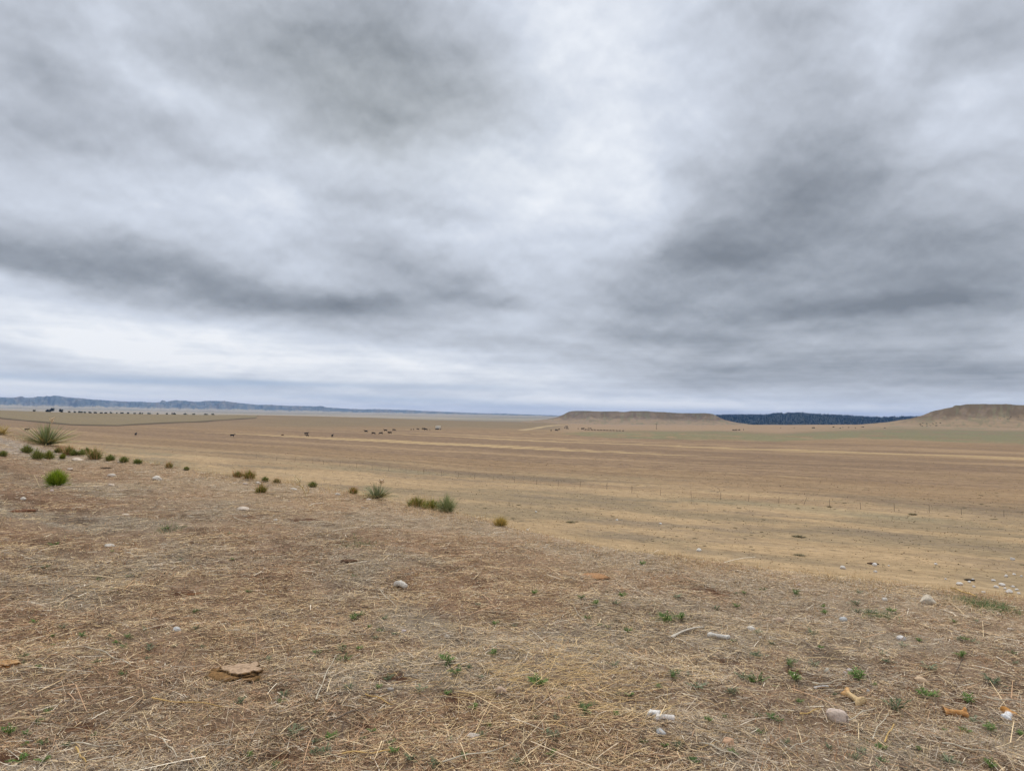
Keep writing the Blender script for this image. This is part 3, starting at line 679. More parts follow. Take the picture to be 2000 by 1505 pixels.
# px, py of the foot, width, height in photograph pixels, tint, angularity, label
STONES = [
    (305, 937, 20, 9, WHT, .4, 'white flat stone on the brow, largest of the stones right of the bright green bush', 1),
    (216, 930, 17, 7, WHT, .5, 'white two-lobed stone on the left brow', 1),
    (44, 975, 11, 6, WHT, .3, 'small white round stone alone near the left edge below the bright green bush', 0),
    (214, 1067, 24, 7, WHT, .7, 'thin white stone flake lying flat in the straw left of the dark dung mound', 0),
    (343, 1232, 17, 11, BLU, .2, 'smooth pale grey pebble by a dark hollow, upslope of the cracked dung pat', 0),
    (788, 1234, 12, 7, C3(200, 190, 192), .3, 'small pinkish white pebble below the forked dry stem', 0),
    (762, 1349, 15, 10, GRY, .6, 'small grey angular stone half hidden in straw left of centre, above the curved dark branch', 0),
    (978, 1353, 25, 15, PNK, .5, 'pinkish grey stone with a stem leaning on it, left of the golden straw heap', 0),
    (926, 1440, 32, 11, C3(204, 196, 188), .6, 'flat off-white stone near the bottom edge, left of the bleached bone pieces', 0),
    (1290, 1433, 21, 13, BLU, .35, 'pale blue grey oval stone just below the bleached bone pieces', 0),
    (1425, 1453, 29, 14, C3(190, 158, 132), .5, 'pinkish tan stone beside a black hollow near the bottom edge', 0),
    (1637, 1410, 52, 28, PUR, .3, 'large rounded mauve grey stone with a crack, biggest stone on the knoll', 2),
    (1671, 1414, 17, 11, TAN, .5, 'small tan stone touching the right end of the large mauve stone', 0),
    (1815, 1179, 34, 18, C3(200, 192, 178), .75, 'large pale wedge shaped stone near the knoll edge, left of the green patch', 0),
    (1649, 1213, 18, 11, BLU, .4, 'pale bluish rounded stone upslope of the white angular stone, right half', 0),
    (1762, 1250, 18, 11, C3(208, 208, 210), .95, 'white sharply angular stone chip below the large pale wedge stone', 0),
    (1801, 1332, 24, 12, C3(200, 178, 152), .1, 'smooth tan oval stone in the straw above the amber coloured bones', 0),
    (1616, 1314, 12, 12, C3(196, 192, 180), .3, 'small upright cream pebble beside a dry tuft, left of a pair of touching pebbles', 0),
    (1660, 1312, 14, 9, C3(190, 182, 180), .2, 'larger pebble of a touching grey pair above the saddle shaped bone', 0),
    (1651, 1315, 9, 7, C3(196, 190, 188), .2, 'smaller pebble of a touching grey pair above the saddle shaped bone', 0),
    (1703, 1316, 9, 5, WHT, .7, 'tiny white chip right of the touching pebble pair', 0),
    (1696, 1351, 7, 8, BLU, .5, 'tiny upright white pebble right of the saddle shaped bone', 0),
    (1524, 1213, 17, 10, PNK, .5, 'pinkish brown stone half buried left of the pale bluish stone', 0),
    (1562, 1144, 11, 6, C3(190, 172, 160), .4, 'small pale pink stone near the knoll edge right of the bare earth bank', 0),
    (1729, 1172, 13, 7, WHT, .6, 'small whitish stone with a dark clod beside it, left of the large pale wedge stone', 0),
    (1468, 1230, 17, 9, C3(212, 210, 206), .8, 'white pointed stone chip just right of the long white bone', 0),
    (1485, 1246, 7, 6, WHT, .4, 'tiny white pebble right of and below the long white bone', 0),
    (873, 1245, 13, 9, C3(178, 170, 160), .7, 'small grey stone with a dark side at the end of a dry stalk, centre', 0),
    (1974, 1230, 14, 7, C3(196, 184, 172), .6, 'small pale stone at the right edge below the green grass patch', 0),
    (474, 995, 24, 7, C3(200, 190, 180), .7, 'flat cream stone slab in grey litter below the paired yellow green clumps', 0),
    (537, 1016, 10, 5, WHT, .4, 'small pale stone between two dark hollows on the middle brow', 0),
    (503, 945, 13, 6, WHT, .5, 'white stone right of the wide green clump with a tan top', 0),
    (478, 946, 10, 5, C3(190, 178, 168), .5, 'dull pinkish stone directly below the wide green clump with a tan top', 0),
    (573, 956, 13, 5, WHT, .5, 'white stone just left of the dead branched shrub', 0),
    (659, 966, 11, 5, WHT, .7, 'white stone chip between the dead branched shrub and the small tan topped clump', 0),
    (720, 976, 12, 4, C3(214, 206, 200), .6, 'white stone at the foot of the middle yucca', 0),
    (136, 917, 12, 5, C3(196, 182, 170), .6, 'low pale stone on bare ground above the bright green bush', 0),
    (216, 948, 12, 5, C3(206, 194, 182), .5, 'pale stone below and left of the largest white brow stone', 0),
    (150, 899, 24, 4, C3(208, 196, 184), .6, 'long pale limestone ledge piece just below the row of green clumps', 0),
    (234, 903, 14, 4, C3(206, 196, 186), .6, 'pale stone piece between two small green clumps at the end of the row', 0),
    (100, 960, 9, 6, C3(204, 190, 186), .5, 'small pink white stone under the bright green bush', 0),
    (243, 1006, 16, 5, C3(206, 196, 186), .6, 'thin pale stone below the brow, halfway to the flat white flake', 0),
    (1365, 1076, 11, 6, C3(220, 220, 218), .6, 'white stone perched on the far lip of the knoll, centre right', 0),
    (478, 1008, 8, 4, C3(170, 160, 150), .6, 'dull grey chip below the flat cream stone slab', 0),
]
for i, (px, py, w, h, col, ang_, lab, mode) in enumerate(STONES):
    p = at(px, py); m_ = span(p)
    sx_ = w * m_ * 0.5; sz_ = max(h * m_ * 0.62, sx_ * 0.28); sy_ = sx_ * random.Random(i).uniform(.65, .95)
    me = stone_mesh('stone', sx_, sy_, sz_, col * np.array([1.0, .95, .88]), 100 + i, ang_, 0.18 if w < 40 else 0.24, 0.5, mode == 2)
    o = link_mesh('stone', me); o.location = p + Vector((0, sy_ * 0.5, -0.008 - .10 * sz_)); o.rotation_euler = (RAD(random.Random(i).uniform(-6, 6)), RAD(4 if ang_ > .2 else 12), RAD(random.Random(i + 9).uniform(-25, 25)))
    o.rotation_euler[1] = RAD(15) if mode == 2 or lab.startswith('smooth tan') else o.rotation_euler[1]
    tag(o, lab, 'stone', 'pale stones lying on the knoll')
# pale rubble down on the field, far right
RUB = [(1646, 1110, 14, 7), (1708, 1104, 16, 6), (1710, 1117, 9, 4), (1828, 1102, 8, 4), (1874, 1142, 15, 7), (1893, 1137, 8, 4), (1902, 1146, 9, 4), (1940, 1134, 10, 4), (1957, 1143, 17, 6), (1946, 1147, 11, 5), (1965, 1126, 10, 5), (1977, 1093, 12, 6), (1970, 1157, 18, 8), (1981, 1122, 8, 4), (1995, 1126, 6, 4), (1963, 1150, 8, 4), (1978, 1146, 9, 4), (1986, 1152, 8, 4), (1990, 1160, 10, 5), (1921, 1157, 9, 4), (1736, 1105, 6, 3), (1900, 1132, 7, 3), (1847, 1131, 6, 3), (1290, 1023, 8, 3), (1047, 1000, 5, 3), (1030, 1035, 6, 3), (1205, 1016, 7, 3)]
for i, (px, py, w, h) in enumerate(RUB):
    p = at(px, py, True); m_ = span(p)
    me = stone_mesh('stone', w * m_ * .45, w * m_ * .35, h * m_ * .6, C3(214, 208, 200), 700 + i, .8, .25, 0.3)
    o = link_mesh('stone', me); o.location = p; o.rotation_euler = (0, 0, i * 1.3)
    tag(o, 'small white rubble stone strewn on the pale field below the knoll', 'stone', 'white rubble strewn on the field below the knoll')

# ------------------------------------------------------------------ bones
def bone_mesh(name, L, r, ends=(1.6, 1.5), lobe=(0.35, 0.35), curve=0.0, col=(.7, .65, .55), stain=None, seed=0, flat=1.0, hollow=False):
    n_, k_ = 36, 20; V_ = []; C_ = []; rr = random.Random(seed); ph = rr.uniform(0, 6)
    for i in range(n_ + 1):
        t_ = i / n_; x = (t_ - .5) * L
        e0 = math.exp(-((t_ - 0.05) / .13) ** 2); e1 = math.exp(-((t_ - .95) / .12) ** 2)
        cap = math.sqrt(max(0.0, 1 - ((abs(t_ - .5) * 2 - .93) / .07) ** 2)) if abs(t_ - .5) * 2 > .93 else 1.0
        base = r * (1 + (ends[0] - 1) * e0 + (ends[1] - 1) * e1)
        for j in range(k_):
            a = j / k_ * 2 * math.pi
            lb = 1 + (lobe[0] * e0 + lobe[1] * e1) * math.cos(2 * a) - 0.15 * (e0 + e1) * max(0, math.sin(a)) ** 4
            q = base * lb * cap * (1 + .07 * mnoise.noise(Vector((x * 60 + ph, math.cos(a) * 1.5, math.sin(a) * 1.5 + seed))))
            V_.append((x, math.cos(a) * q, math.sin(a) * q * flat + curve * L * (1 - (2 * t_ - 1) ** 2)))
            g = 1 + .14 * mnoise.noise(Vector((x * 40, a, seed * 3.1)))
            c_ = np.array(col) * g
            if stain is not None:
                s_ = stain[1](t_); c_ = c_ * (1 - s_) + np.array(stain[0]) * g * s_
            if hollow and t_ < 0.05: c_ = c_ * 0.25
            C_.append(c_)
    F_ = [(i * k_ + j, i * k_ + (j + 1) % k_, (i + 1) * k_ + (j + 1) % k_, (i + 1) * k_ + j) for i in range(n_) for j in range(k_)]
    return mesh_np(name, V_, F_, bone_mat, np.array(C_), smooth=True, link=False)
def lay_bone(me, pxa, pxb, lift, lab, roll=0.0):
    a = at(*pxa); b_ = at(*pxb); mid = (a + b_) / 2; d = (b_ - a)
    o = link_mesh('bone', me); o.location = mid + Vector((0, 0, lift * .45)); o.rotation_mode = 'QUATERNION'
    o.rotation_quaternion = d.to_track_quat('X', 'Z') @ Euler((roll, 0, 0)).to_quaternion()
    tag(o, lab, 'bone', 'old cattle bones scattered on the knoll'); return o
def blen(a, b_): return (at(*a) - at(*b_)).length
BW = C3(196, 190, 180); BT = C3(206, 178, 134); BO = C3(176, 122, 70)
A_, B_ = (1384, 1241), (1424, 1247); lay_bone(bone_mesh('bone', blen(A_, B_) * 1.02, .016, (1.75, 1.55), (.25, .3), 0, BW, None, 1), A_, B_, .020, 'long white leg bone lying alone in the straw, knobbed at both ends')
A_, B_ = (1649, 1353), (1684, 1377); lay_bone(bone_mesh('bone', blen(A_, B_) * 1.0, .017, (1.5, 1.9), (.5, .3), .06, BT, (C3(196, 140, 78), lambda t_: max(0, .9 - 1.8 * t_) * .8), 2, 1.0), A_, B_, .022, 'tan saddle shaped bone with an upturned end, above the large mauve stone', .8)
A_, B_ = (1842, 1391), (1890, 1396); lay_bone(bone_mesh('bone', blen(A_, B_), .015, (1.55, 1.9), (.2, .5), 0, C3(196, 148, 94), (BO, lambda t_: .7 * math.sin(t_ * 9) ** 2), 3, 1.0, True), A_, B_, .022, 'amber brown leg bone with a dark hollow end, left of the half white bone', .5)
A_, B_ = (1962, 1411), (1976, 1392); lay_bone(bone_mesh('bone', .125, .021, (1.15, 1.9), (.2, .3), 0, C3(214, 214, 214), (C3(190, 136, 74), lambda t_: sstep(.55, .85, t_)), 4, .8), A_, B_, .03, 'short stout bone, white at one end and orange at the other, near the right edge', .4)
A_, B_ = (1281, 1404), (1318, 1405); lay_bone(bone_mesh('bone', blen(A_, B_), .016, (1.7, 1.2), (.4, .2), .03, C3(210, 202, 194), None, 5), A_, B_, .018, 'white broken bone piece, the longer of two lying together above the blue grey stone')
A_, B_ = (1268, 1394), (1288, 1396); lay_bone(bone_mesh('bone', blen(A_, B_) * 1.1, .022, (1.3, 1.2), (.3, .1), 0, C3(214, 210, 204), None, 6, .7), A_, B_, .02, 'stubby white bone piece, the shorter of two lying together above the blue grey stone')
A_, B_ = (776, 1143), (793, 1150); lay_bone(bone_mesh('bone', blen(A_, B_) * .95, .023, (1.5, 1.0), (.5, .1), .08, C3(202, 194, 182), None, 7, 1.1), A_, B_, .045, 'rounded white bone fragment with a small prong, above the forked dry stem')
A_, B_ = (1311, 1246), (1376, 1226); lay_bone(bone_mesh('bone', blen(A_, B_), .008, (1.7, 1.0), (.2, .1), .05, C3(196, 186, 170), None, 8, .7), A_, B_, .02, 'slender curved pale rib bone left of the long white leg bone')
A_, B_ = (1590, 1345), (1618, 1341); lay_bone(bone_mesh('bone', blen(A_, B_), .007, (1.5, 1.2), (.2, .1), .05, C3(204, 200, 194), None, 9, .7), A_, B_, .015, 'thin white bone splinter beside a pale stick, upper left of the saddle shaped bone')

# ------------------------------------------------------------------ dung pats, clods and bare earth
def dung_mesh(name, rx, ry, h, seed, top=C3(178, 150, 120), dark=C3(74, 54, 36), layers=3, mid=C3(140, 100, 60)):
    r_ = random.Random(seed); parts = []
    for L in range(layers):
        f = 1.0 - 0.07 * L; n_, m_ = 48, 10; V_ = []; C_ = []
        ox, oy = (r_.uniform(-.08, .12) * rx * L, r_.uniform(.0, .2) * ry * L)
        z0 = h * L / layers; z1 = h * (L + .86) / layers
        prof = [(1.0, 0), (1.05, .35), (1.0, .75), (.9, 1), (.7, 1.03), (.45, 1.05), (.2, .98), (0.02, 1.0)]
        for (rr_, zz_) in prof:
            for j in range(n_):
                a = j / n_ * 2 * math.pi
                e = 1 + .38 * mnoise.noise(Vector((math.cos(a) * 1.6, math.sin(a) * 1.6, seed + L * 2.3))) + .20 * mnoise.noise(Vector((math.cos(a) * 5, math.sin(a) * 5, seed + L))) + .10 * mnoise.noise(Vector((math.cos(a) * 13, math.sin(a) * 13, seed + L)))
                x = math.cos(a) * rx * f * rr_ * e + ox; y = math.sin(a) * ry * f * rr_ * e + oy
                nz_ = mnoise.fractal(Vector((x * 22, y * 22, seed)), 1, 2, 4)
                z = z0 + (z1 - z0) * zz_ + h * .24 * nz_
                V_.append((x, y, z))
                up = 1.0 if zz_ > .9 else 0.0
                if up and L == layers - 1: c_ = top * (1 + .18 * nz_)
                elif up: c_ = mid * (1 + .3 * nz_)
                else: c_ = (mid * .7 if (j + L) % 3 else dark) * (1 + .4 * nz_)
                C_.append(np.clip(c_, 0.01, 1))
        F_ = [(i * n_ + j, i * n_ + (j + 1) % n_, (i + 1) * n_ + (j + 1) % n_, (i + 1) * n_ + j) for i in range(len(prof) - 1) for j in range(n_)]
        parts.append((np.array(V_), np.array(F_), np.array(C_)))
    v_, f_, c_ = join(parts)
    return mesh_np(name, v_, f_, dung_mat, c_, smooth=False, link=False)
PATS = [
    ('dung_pat', (450, 1328), 98, 36, 3, 'dung', 'large cracked dry dung pat with a tan crust and dark layered front', C3(178, 152, 126), C3(60, 46, 32), C3(132, 102, 68)),
    ('dung_pat', (4, 1301), 44, 15, 2, 'dung', 'tan dry dung pat cut by the left edge of the picture', C3(178, 140, 98), C3(60, 40, 24), C3(150, 104, 60)),
    ('dung_pat', (680, 1099), 32, 13, 2, 'dung', 'dark brown crumbling dung mound right of the flat white flake', C3(98, 76, 60), C3(60, 44, 34), C3(88, 66, 50)),
    ('dung_pat', (24, 999), 58, 7, 1, 'dung', 'thin dark reddish dung pat flattened near the left edge', C3(104, 70, 50), C3(64, 42, 30), C3(90, 60, 42)),
    ('dung_pat', (514, 1129), 18, 7, 1, 'dung', 'small dark dung clod left of the dark dung mound', C3(88, 76, 62), C3(50, 42, 34), C3(70, 58, 46)),
    ('dung_pat', (1160, 1129), 62, 8, 1, 'dung', 'tan crusted dung pat left of the bare earth bank', C3(168, 128, 92), C3(80, 56, 38), C3(130, 92, 60)),
    ('dung_pat', (205, 915), 22, 6, 1, 'dung', 'blackish dung lump on the brow below the row of green clumps', C3(66, 54, 44), C3(36, 28, 24), C3(50, 40, 34)),
    ('dung_pat', (368, 1162), 44, 8, 1, 'dung', 'low reddish brown crumbled dung patch upslope of the smooth grey pebble', C3(112, 78, 54), C3(80, 54, 38), C3(100, 68, 46)),
    ('dung_pat', (1708, 1102), 20, 5, 1, 'dung', 'dark dung lump beside white rubble on the field below the knoll', C3(80, 60, 46), C3(50, 38, 30), C3(70, 54, 42)),
    ('dung_pat', (1897, 1134), 18, 5, 1, 'dung', 'black dung lump among the white rubble on the field at right', C3(52, 46, 38), C3(36, 30, 24), C3(46, 40, 32)),
]
for i, (nm, pp, w, h, ly, cat, lab, c1, c2, c3) in enumerate(PATS):
    p = at(*pp, pp[0] > 1690); m_ = span(p); rx = w * m_ * .5
    o = link_mesh(nm, dung_mesh(nm, rx, rx * .8, max(h * m_ * .42, .014), 40 + i, c1, c2, ly, c3)); o.location = p + Vector((0, rx * .55, -.006))
    tag(o, lab, cat, 'dry dung pats on the grass')

# ------------------------------------------------------------------ loose stalks and sticks
def tube(pts, rads, col, k_=6, seed=0):
    V_, C_ = [], []
    n_ = len(pts)
    for i, p in enumerate(pts):
        d = (Vector(pts[min(i + 1, n_ - 1)]) - Vector(pts[max(i - 1, 0)])).normalized()
        s_ = d.cross(Vector((0, 0, 1))); s_ = s_.normalized() if s_.length > 1e-4 else Vector((1, 0, 0)); w_ = d.cross(s_)
        for j in range(k_):
            a = j / k_ * 2 * math.pi
            V_.append(Vector(p) + (s_ * math.cos(a) + w_ * math.sin(a)) * rads[i])
            C_.append(np.array(col) * (1 + .18 * mnoise.noise(Vector((i * .9, seed, 0)))))
    F_ = [(i * k_ + j, i * k_ + (j + 1) % k_, (i + 1) * k_ + (j + 1) % k_, (i + 1) * k_ + j) for i in range(n_ - 1) for j in range(k_)]
    return np.array([tuple(v_) for v_ in V_]), np.array(F_), np.array(C_)
SG = C3(196, 184, 162); SY = C3(206, 172, 112); SD = C3(120, 106, 92); SB = C3(176, 150, 116)
STICKS = [  # polyline in the photograph, thickness mm, lift, tint, label
    ([(617, 1372), (628, 1344), (640, 1314), (656, 1285)], 7, .02, SG, 'long pale curved stick lying upright-looking left of centre, forked at its foot'),
    ([(638, 1418), (668, 1402), (700, 1394), (732, 1388), (745, 1380)], 9, .02, SD, 'crooked dark grey branch below the small grey angular stone'),
    ([(296, 1369), (370, 1376), (441, 1384)], 6, .015, SY, 'long straight yellow stalk below the cracked dung pat'),
    ([(172, 1234), (220, 1256), (272, 1282)], 5, .03, SB, 'tan straight stalk, upper of two parallel stalks left of the cracked dung pat'),
    ([(168, 1267), (205, 1280), (232, 1294), (258, 1304)], 7, .02, SG, 'pale forked stem, lower of two parallel stalks left of the cracked dung pat'),
    ([(0, 1411), (60, 1410), (130, 1411)], 7, .015, SB, 'thick tan stalk lying level at the left edge'),
    ([(138, 1456), (185, 1460), (238, 1464)], 7, .015, SG, 'pale grey stalk with dark knots near the bottom left corner'),
    ([(148, 1466), (158, 1482), (168, 1494)], 9, .015, SY, 'short thick yellow stem piece in the bottom left corner'),
    ([(318, 1450), (332, 1464), (346, 1482)], 7, .015, SG, 'short grey stick near the bottom edge left of the green weeds'),
    ([(720, 1360), (765, 1355), (806, 1350)], 6, .02, SD, 'thin grey brown twig just below the small grey angular stone'),
    ([(713, 1360), (740, 1370), (768, 1382)], 6, .02, SY, 'yellow straw stalk crossing the thin grey brown twig'),
    ([(864, 1497), (930, 1484), (995, 1467)], 7, .03, SG, 'long pale stick running off the bottom edge at centre'),
    ([(667, 1476), (715, 1474), (762, 1472)], 7, .015, SY, 'straight yellow stalk near the bottom edge, right of the green weeds'),
    ([(622, 1243), (670, 1245), (722, 1244)], 5, .02, SG, 'thin whitish stalk lying level left of the pinkish white pebble'),
    ([(741, 1160), (755, 1176), (775, 1194)], 6, .04, SG, 'forked pale dry stem below the rounded white bone fragment'),
    ([(1122, 1190), (1132, 1208), (1149, 1224)], 6, .02, SG, 'grey curved twig in the middle of the slope, far right of the forked dry stem'),
    ([(1152, 1490), (1162, 1458), (1170, 1424)], 5, .02, SB, 'thin upright-looking tan stalk near the bottom edge, right of centre'),
    ([(1320, 1445), (1340, 1461), (1358, 1476)], 7, .02, SB, 'straight tan stick pointing to the bottom edge below the blue grey oval stone'),
    ([(1366, 1456), (1400, 1467), (1432, 1480), (1458, 1492)], 7, .02, SG, 'long pale bent stick along the bottom edge right of the pinkish tan stone'),
    ([(1278, 1422), (1290, 1416), (1303, 1407)], 5, .05, SG, 'short pale stick leaning on the broken bone piece'),
    ([(1562, 1402), (1582, 1396), (1604, 1390)], 7, .02, SY, 'yellow stalk piece pointing at the left end of the large mauve stone'),
    ([(1586, 1343), (1622, 1342), (1655, 1332)], 7, .03, SG, 'bleached bent stick above left of the saddle shaped bone'),
    ([(1656, 1424), (1684, 1408), (1711, 1397)], 6, .05, SG, 'pale stalk propped across the right end of the large mauve stone'),
    ([(1704, 1452), (1714, 1430), (1736, 1402)], 6, .03, SG, 'grey stick running downhill right of the large mauve stone'),
    ([(1728, 1454), (1738, 1434), (1746, 1422)], 8, .02, SY, 'short yellow stalk piece right of the grey downhill stick'),
    ([(1840, 1458), (1885, 1466), (1936, 1477)], 8, .02, SG, 'long pale stick lying level near the bottom right corner'),
    ([(1857, 1150), (1880, 1160), (1905, 1169)], 14, .03, SY, 'long straight straw-coloured stick at the knoll edge beside the green grass patch'),
    ([(1918, 1366), (1960, 1372), (2000, 1377)], 7, .02, SG, 'pale stalk above the half white bone at the right edge'),
    ([(1500, 1458), (1540, 1474), (1578, 1498)], 6, .02, SB, 'tan stalk in the right half running off the bottom edge'),
    ([(1528, 1478), (1556, 1462), (1581, 1452)], 6, .02, SG, 'grey stalk crossing the tan stalk at the bottom edge'),
    ([(1372, 1368), (1400, 1385), (1432, 1402)], 6, .02, SB, 'straight tan stalk in a bundle of straw right of the golden straw heap'),
    ([(1230, 1310), (1260, 1326), (1300, 1342)], 5, .02, SD, 'thin grey stalk lying across straw right of the golden straw heap'),
    ([(1395, 1240), (1410, 1245)], 0, 0, SG, ''),
    ([(584, 1022), (615, 1021), (648, 1022)], 7, .02, C3(214, 202, 176), 'pale straight stick lying level on the middle brow below the dead branched shrub'),
    ([(456, 1012), (474, 1019), (494, 1025)], 6, .02, C3(206, 194, 172), 'pale stick on the brow below the flat cream stone slab'),
    ([(706, 991), (719, 996)], 9, .02, C3(216, 204, 186), 'short white stick below the middle yucca'),
    ([(66, 933), (72, 945), (79, 960)], 6, .05, C3(200, 178, 140), 'thin tan stem leaning left of the bright green bush'),
]
for i, (pl, th_mm, lift, col, lab) in enumerate(STICKS):
    if not th_mm: continue
    pts = []
    for q in range(len(pl) - 1):
        for s_ in range(4):
            f = s_ / 4; pts.append((pl[q][0] * (1 - f) + pl[q + 1][0] * f, pl[q][1] * (1 - f) + pl[q + 1][1] * f))
    pts.append(pl[-1])
    W3 = [at(*q) + Vector((0, 0, lift + .006 * math.sin(j * 1.1 + i))) for j, q in enumerate(pts)]
    org = W3[0].copy(); W3 = [w_ - org for w_ in W3]
    sc_ = 1.0 + .15 * org.xy.length / 5
    rads = [th_mm * .0005 * sc_ * (1 - .45 * j / len(W3)) * (1 + .12 * math.sin(j * 2.3)) for j in range(len(W3))]
    parts = [tube(W3, rads, col, 6, i)]
    if 'forked' in lab or 'bent' in lab or 'crooked' in lab:
        j = len(W3) // 3; d = (W3[j + 1] - W3[j]).normalized(); sd_ = d.cross(Vector((0, 0, 1)))
        b2 = [W3[j] + d * s_ * .02 + sd_ * s_ * .012 * (1 if i % 2 else -1) + Vector((0, 0, .002 * s_)) for s_ in range(5)]
        parts.append(tube(b2, [rads[j] * .7 * (1 - .1 * s_) for s_ in range(5)], col, 6, i + 50))
    v_, f_, c_ = join(parts)
    o = mesh_np('stick' if 'stick' in lab or 'twig' in lab or 'branch' in lab else 'stalk', v_, f_, wood_mat, c_, smooth=True); o.location = org
    tag(o, lab, 'stick' if 'stick' in lab or 'twig' in lab or 'branch' in lab else 'stalk', 'loose sticks and stalks lying on the knoll')

# ------------------------------------------------------------------ plants of the brow
def blades_local(n, rad, L, w, c_lo, c_hi, seed, spread=1.0, rise=(0.5, 1.45), bend=(-.5, -.05), nseg=4, base_dark=1.0, tipc=1.0, taper=.1, ell=1.0):
    g = np.random.default_rng(seed)
    a = g.uniform(0, 2 * np.pi, n); q = np.sqrt(g.random(n)) * rad
    root = np.stack([np.cos(a) * q, np.sin(a) * q * ell, np.zeros(n)], 1)
    hd = a + g.normal(0, .5, n)
    k_ = q / max(rad, 1e-6)
    pit = rise[1] - (rise[1] - rise[0]) * np.clip(k_ * spread + g.normal(0, .15, n), 0, 1)
    ln = L * g.uniform(.65, 1.1, n)
    cc = np.array(c_lo)[None] * (1 - (m := g.random((n, 1)))) + np.array(c_hi)[None] * m
    return ribbons(root, hd, ln, w * g.uniform(.7, 1.3, n), pit, g.uniform(bend[0], bend[1], n), cc * base_dark, nseg, taper, g.normal(0, .6, n), tipc)
def plant(name, p, lab, cat, group=None, rz=0):
    o = empty(name, p, rz); tag(o, lab, cat, group); return o
def add_part(name, parts, mat, root): 
    v_, f_, c_ = join(parts); return mesh_np(name, v_, f_, mat, c_, smooth=True, parent=root)

def yucca(px, py, hpx, wpx, n, lab, c1, c2, w=.02, stalk=True, seed=1, dead=True):
    p = at(px, py); m_ = span(p); H = hpx * m_ * 1.15; Wd = wpx * m_ * .66
    o = plant('yucca', p, lab, 'yucca', 'yuccas along the brow of the knoll')
    g = np.random.default_rng(seed); a = g.uniform(0, 2 * np.pi, n); pit = np.clip(g.uniform(.12, 1.5, n) ** 1.0, .1, 1.5)
    ln = (Wd * np.cos(pit) ** 2 + H * np.sin(pit) ** 2) * g.uniform(.8, 1.12, n)
    m2 = g.random((n, 1)); cc = c1 * (1 - m2) + c2 * m2
    root = np.stack([np.cos(a) * .03, np.sin(a) * .03, np.full(n, .01)], 1)
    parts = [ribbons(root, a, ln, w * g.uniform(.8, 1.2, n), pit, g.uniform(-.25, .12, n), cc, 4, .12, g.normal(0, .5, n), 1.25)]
    add_part('leaves', parts, leaf_mat, o)
    if dead:
        nd = n // 3; a = g.uniform(0, 2 * np.pi, nd)
        add_part('dead_leaves', [ribbons(np.stack([np.cos(a) * .03, np.sin(a) * .03, np.full(nd, .03)], 1), a, Wd * g.uniform(.7, 1.15, nd), w * .8, g.uniform(.05, .5, nd), -g.uniform(.1, .6, nd), C3(190, 172, 120)[None] * g.uniform(.8, 1.2, (nd, 1)), 4, .2, g.normal(0, .5, nd))], straw_mat, o)
    if stalk:
        st_ = [Vector((.04 + .012 * i * (1 if stalk == 1 else .3), 0, H * (.25 + .20 * i))) for i in range(6)]
        pp = [tube(st_, [.010 - .001 * i for i in range(6)], C3(206, 180, 142), 5, seed)]
        for i in range(9):
            b_ = st_[4] + (st_[5] - st_[4]) * (i / 8); pp.append(tube([b_, b_ + Vector((.05 * math.cos(i * 2.4), .05 * math.sin(i * 2.4), .03))], [.012, .008], C3(214, 190, 160), 5, i))
        add_part('flower_stalk', pp, straw_mat, o)
    return o
YG1, YG2 = C3(92, 100, 66), C3(150, 156, 108)
yucca(91, 869, 36, 96, 170, 'large spiky yucca with a dry flower stalk on the left brow', YG1, YG2, .026, 1, 3)
yucca(737, 972, 24, 60, 170, 'middle sized yucca with one thin bare stalk, halfway along the brow', C3(100, 108, 78), C3(160, 160, 120), .016, 2, 5)
yucca(4, 847, 20, 30, 50, 'pale yellowed yucca cut by the left edge of the picture', C3(170, 154, 100), C3(200, 178, 128), .022, False, 9)

def bunch(px, py, wpx, hpx, lab, c1, c2, n=260, top=None, seed=1, wide=1.0, name='grass_clump', cat='grass clump', blade=.006):
    p = at(px, py); m_ = span(p); H = hpx * m_ * 1.35; rd = wpx * m_ * .42
    o = plant(name, p + Vector((0, rd * .5, 0)), lab, cat, 'green clumps along the brow')
    g = np.random.default_rng(seed + 500); nd = n; u3 = g.normal(0, 1, (nd, 3)); u3[:, 2] = np.abs(u3[:, 2]) + .1; u3 /= np.linalg.norm(u3, axis=1)[:, None]
    el = g.uniform(.8, 1.3); rx_ = wpx * m_ * .35
    pos = u3 * np.array([rx_, rx_ * el, H * .62]) * g.uniform(.35, .95, (nd, 1)) * (.75 + .5 * fbm(u3[:, 0] * 2 + seed, u3[:, 1] * 2, 2, seed))[:, None]
    m2 = g.random((nd, 1)) * .8 + .2 * u3[:, 2:3]
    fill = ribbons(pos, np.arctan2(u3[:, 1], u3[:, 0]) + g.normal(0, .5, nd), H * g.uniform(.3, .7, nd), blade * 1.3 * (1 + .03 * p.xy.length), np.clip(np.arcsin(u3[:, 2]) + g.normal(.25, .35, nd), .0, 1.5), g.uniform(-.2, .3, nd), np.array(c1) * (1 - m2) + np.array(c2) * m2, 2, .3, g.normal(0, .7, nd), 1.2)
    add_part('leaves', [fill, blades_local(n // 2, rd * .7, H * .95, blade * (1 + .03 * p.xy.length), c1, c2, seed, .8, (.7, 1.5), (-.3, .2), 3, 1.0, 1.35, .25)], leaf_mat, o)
    if top is not None:
        add_part('dry_stems', [blades_local(int(n * .35), rd * 1.1, H * 1.5, .004 * (1 + .03 * p.xy.length), top * 1.0, top * 1.2, seed + 1, .5, (.8, 1.5), (-.3, .1), 3)], straw_mat, o)
    return o
GB1, GB2 = C3(62, 88, 26), C3(136, 156, 52); GD1, GD2 = C3(84, 92, 44), C3(142, 146, 82); GO = C3(196, 150, 108); GT = C3(190, 152, 112)
bunch(107, 949, 28, 24, 'bright green bushy clump standing alone below the left yucca', C3(84, 108, 26), C3(158, 174, 54), 700, None, 21)
